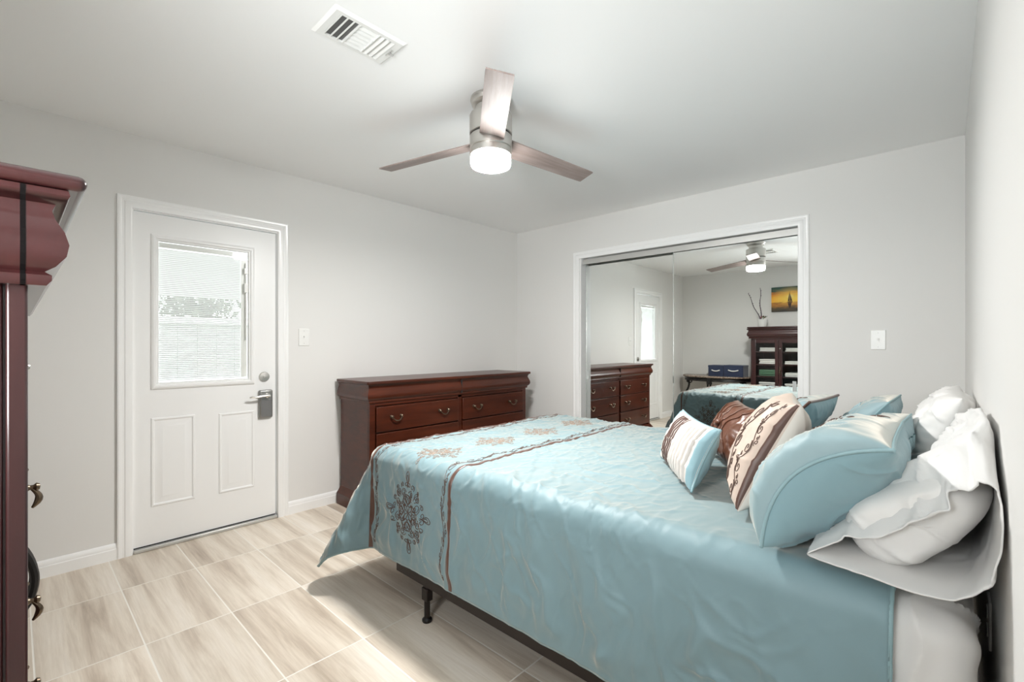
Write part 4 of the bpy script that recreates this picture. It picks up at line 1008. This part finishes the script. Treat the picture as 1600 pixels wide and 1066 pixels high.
# near white pillow: stuffed inner pillow inside an open ended case
npw = thing('bed_pillow', 'near white pillow with its pillowcase gaping open over the side of the bed', 'pillow', (3.38, -2.2, .72), 'white bed pillows')
# hem loop of the open end, seen end-on (x, z), clockwise from the foot-side tip; y retreats along the top flap
hem = np.array([(3.21,.732,-2.53),(3.27,.737,-2.56),(3.315,.739,-2.57),(3.366,.734,-2.575),(3.405,.732,-2.58),(3.451,.738,-2.585),(3.485,.757,-2.585),(3.509,.793,-2.58),(3.522,.842,-2.57),(3.5245,.888,-2.56),(3.524,.922,-2.54),
                (3.518,.948,-2.53),(3.505,.956,-2.525),(3.482,.937,-2.52),(3.452,.922,-2.495),(3.457,.893,-2.535),(3.429,.871,-2.53),(3.388,.841,-2.525),(3.343,.808,-2.525),(3.307,.797,-2.52),(3.262,.772,-2.525)])
mid = np.array([(3.215,.758),(3.27,.744),(3.32,.742),(3.37,.740),(3.41,.738),(3.455,.739),(3.49,.748),(3.512,.79),(3.521,.84),(3.524,.89),(3.524,.94),(3.522,.99),(3.505,1.02),(3.478,1.010),(3.44,.985),(3.415,.965),(3.385,.945),(3.35,.918),(3.31,.862),(3.275,.815),(3.238,.778)])
K = len(hem); m_ = 120
def resamp(Q, m_):
    q = np.vstack([Q, Q[:1]]); s = np.r_[0, np.cumsum(np.linalg.norm(np.diff(q, axis=0), axis=1))]; s /= s[-1]
    return s, q
tt = np.arange(m_)/m_*K
def per(Q):
    q = np.vstack([Q, Q[:1]]); r = np.stack([np.interp(tt, range(K+1), q[:, k]) for k in range(q.shape[1])], 1)
    for _ in range(1): r = (np.roll(r,1,0)+2*r+np.roll(r,-1,0))/4
    return r
hm, md_ = per(hem), per(mid)
mb = np.stack([3.526-(3.526-md_[:,0])*.52, .738+(md_[:,1]-.732)*1.10], 1); cb_ = mb.mean(0); cm_ = md_.mean(0)
rows = []; NS = 60
for i in range(NS+1):
    s = i/NS
    if s < .22:
        q = s/.22; q = q*q*(3-2*q); y = hm[:,2]*(1-q) + (-2.40)*q; xz = hm[:, :2]*(1-q)+md_*q
    else:
        q = (s-.22)/.78; y = np.full(m_, -2.40 + q*.58); f = sstep(0, .12, q); base = md_*(1-f)+mb*f; cc = base.mean(0); sc = max((1-q**5)**.5 if q < 1 else 0.0, .02)
        xz = cc + (base-cc)*np.array([sc, .35+.65*sc])
    rows.append(np.stack([xz[:,0], y, xz[:,1]], 1))
# the pillow inside: a domed end filling the case
ir = []; ta = np.arange(m_)/m_*2*PI; ca_, sa_ = np.cos(ta), np.sin(ta)
lobe = np.stack([.178*np.sign(ca_)*np.abs(ca_)**.8, .100*np.sign(sa_)*np.abs(sa_)**.9*(1-.25*ca_)], 1); ax_ = np.array([.77,.64])
sec = np.stack([3.392+lobe[:,0]*ax_[0]-lobe[:,1]*ax_[1], .836+lobe[:,0]*ax_[1]+lobe[:,1]*ax_[0]], 1); cc = sec.mean(0)
for i in range(41):
    a = i/40*PI/2; y = np.full(m_, -2.25 - .245*math.sin(a)); f = max(math.cos(a)**.5, .004)
    tb = 1-.30*(1-math.sin(a)); sec_t = np.array([3.475,.885]) + (sec-np.array([3.475,.885]))*tb; cc = sec_t.mean(0)
    ir.append(np.stack([cc[0]+(sec_t[:,0]-cc[0])*f, y, cc[1]+(sec_t[:,1]-cc[1])*f], 1))
Ir = np.array(ir[::-1]); Ir = np.concatenate([Ir, Ir[:, :1]], 1); ji, jj_ = np.meshgrid(np.linspace(0,1,41), np.arange(m_+1)/m_, indexing='ij')
Ir[..., 1] += .016*fbm(Ir[...,0]*9, Ir[...,2]*9, 63, 3) - .010*ridge(Ir[...,2]*9+Ir[...,0]*3, Ir[...,0]*5, 65, .12)
b = MB(); b.grid(Ir); weld(b.build('inner_pillow', M['linen'], npw, smooth=180))
Cs = np.array(rows); Cs = np.concatenate([Cs, Cs[:, :1]], 1)
Nn = normals(Cs); cen = Cs.mean(axis=1, keepdims=True); sg = np.sign(np.sum(Nn*(Cs-cen), -1, keepdims=True).mean()); Nn *= sg
ii, jj = np.meshgrid(np.linspace(0, 1, NS+1), np.arange(m_+1)/m_, indexing='ij')
cxn, czn = np.cos(2*PI*jj), np.sin(2*PI*jj)
wr = .012*fbm(ii*7+cxn*1.7, czn*2.2+ii*2, 71, 3) + .013*ridge(ii*4+cxn*1.2, czn*2.0+ii*3, 75, .11)
floorlim = sstep(.72, .80, Cs[..., 2]); walllim = sstep(3.526, 3.49, Cs[..., 0])
Cs = Cs + Nn*(wr*floorlim*walllim*.9)[..., None]
Cs[..., 0] = np.minimum(Cs[..., 0], 3.5285)
b = MB(); b.grid(Cs); cs_o = b.build('pillowcase', M['sheet'], npw, smooth=180); weld(cs_o)
md2 = cs_o.modifiers.new('thickness', 'SOLIDIFY'); md2.thickness = .003; md2.offset = 0
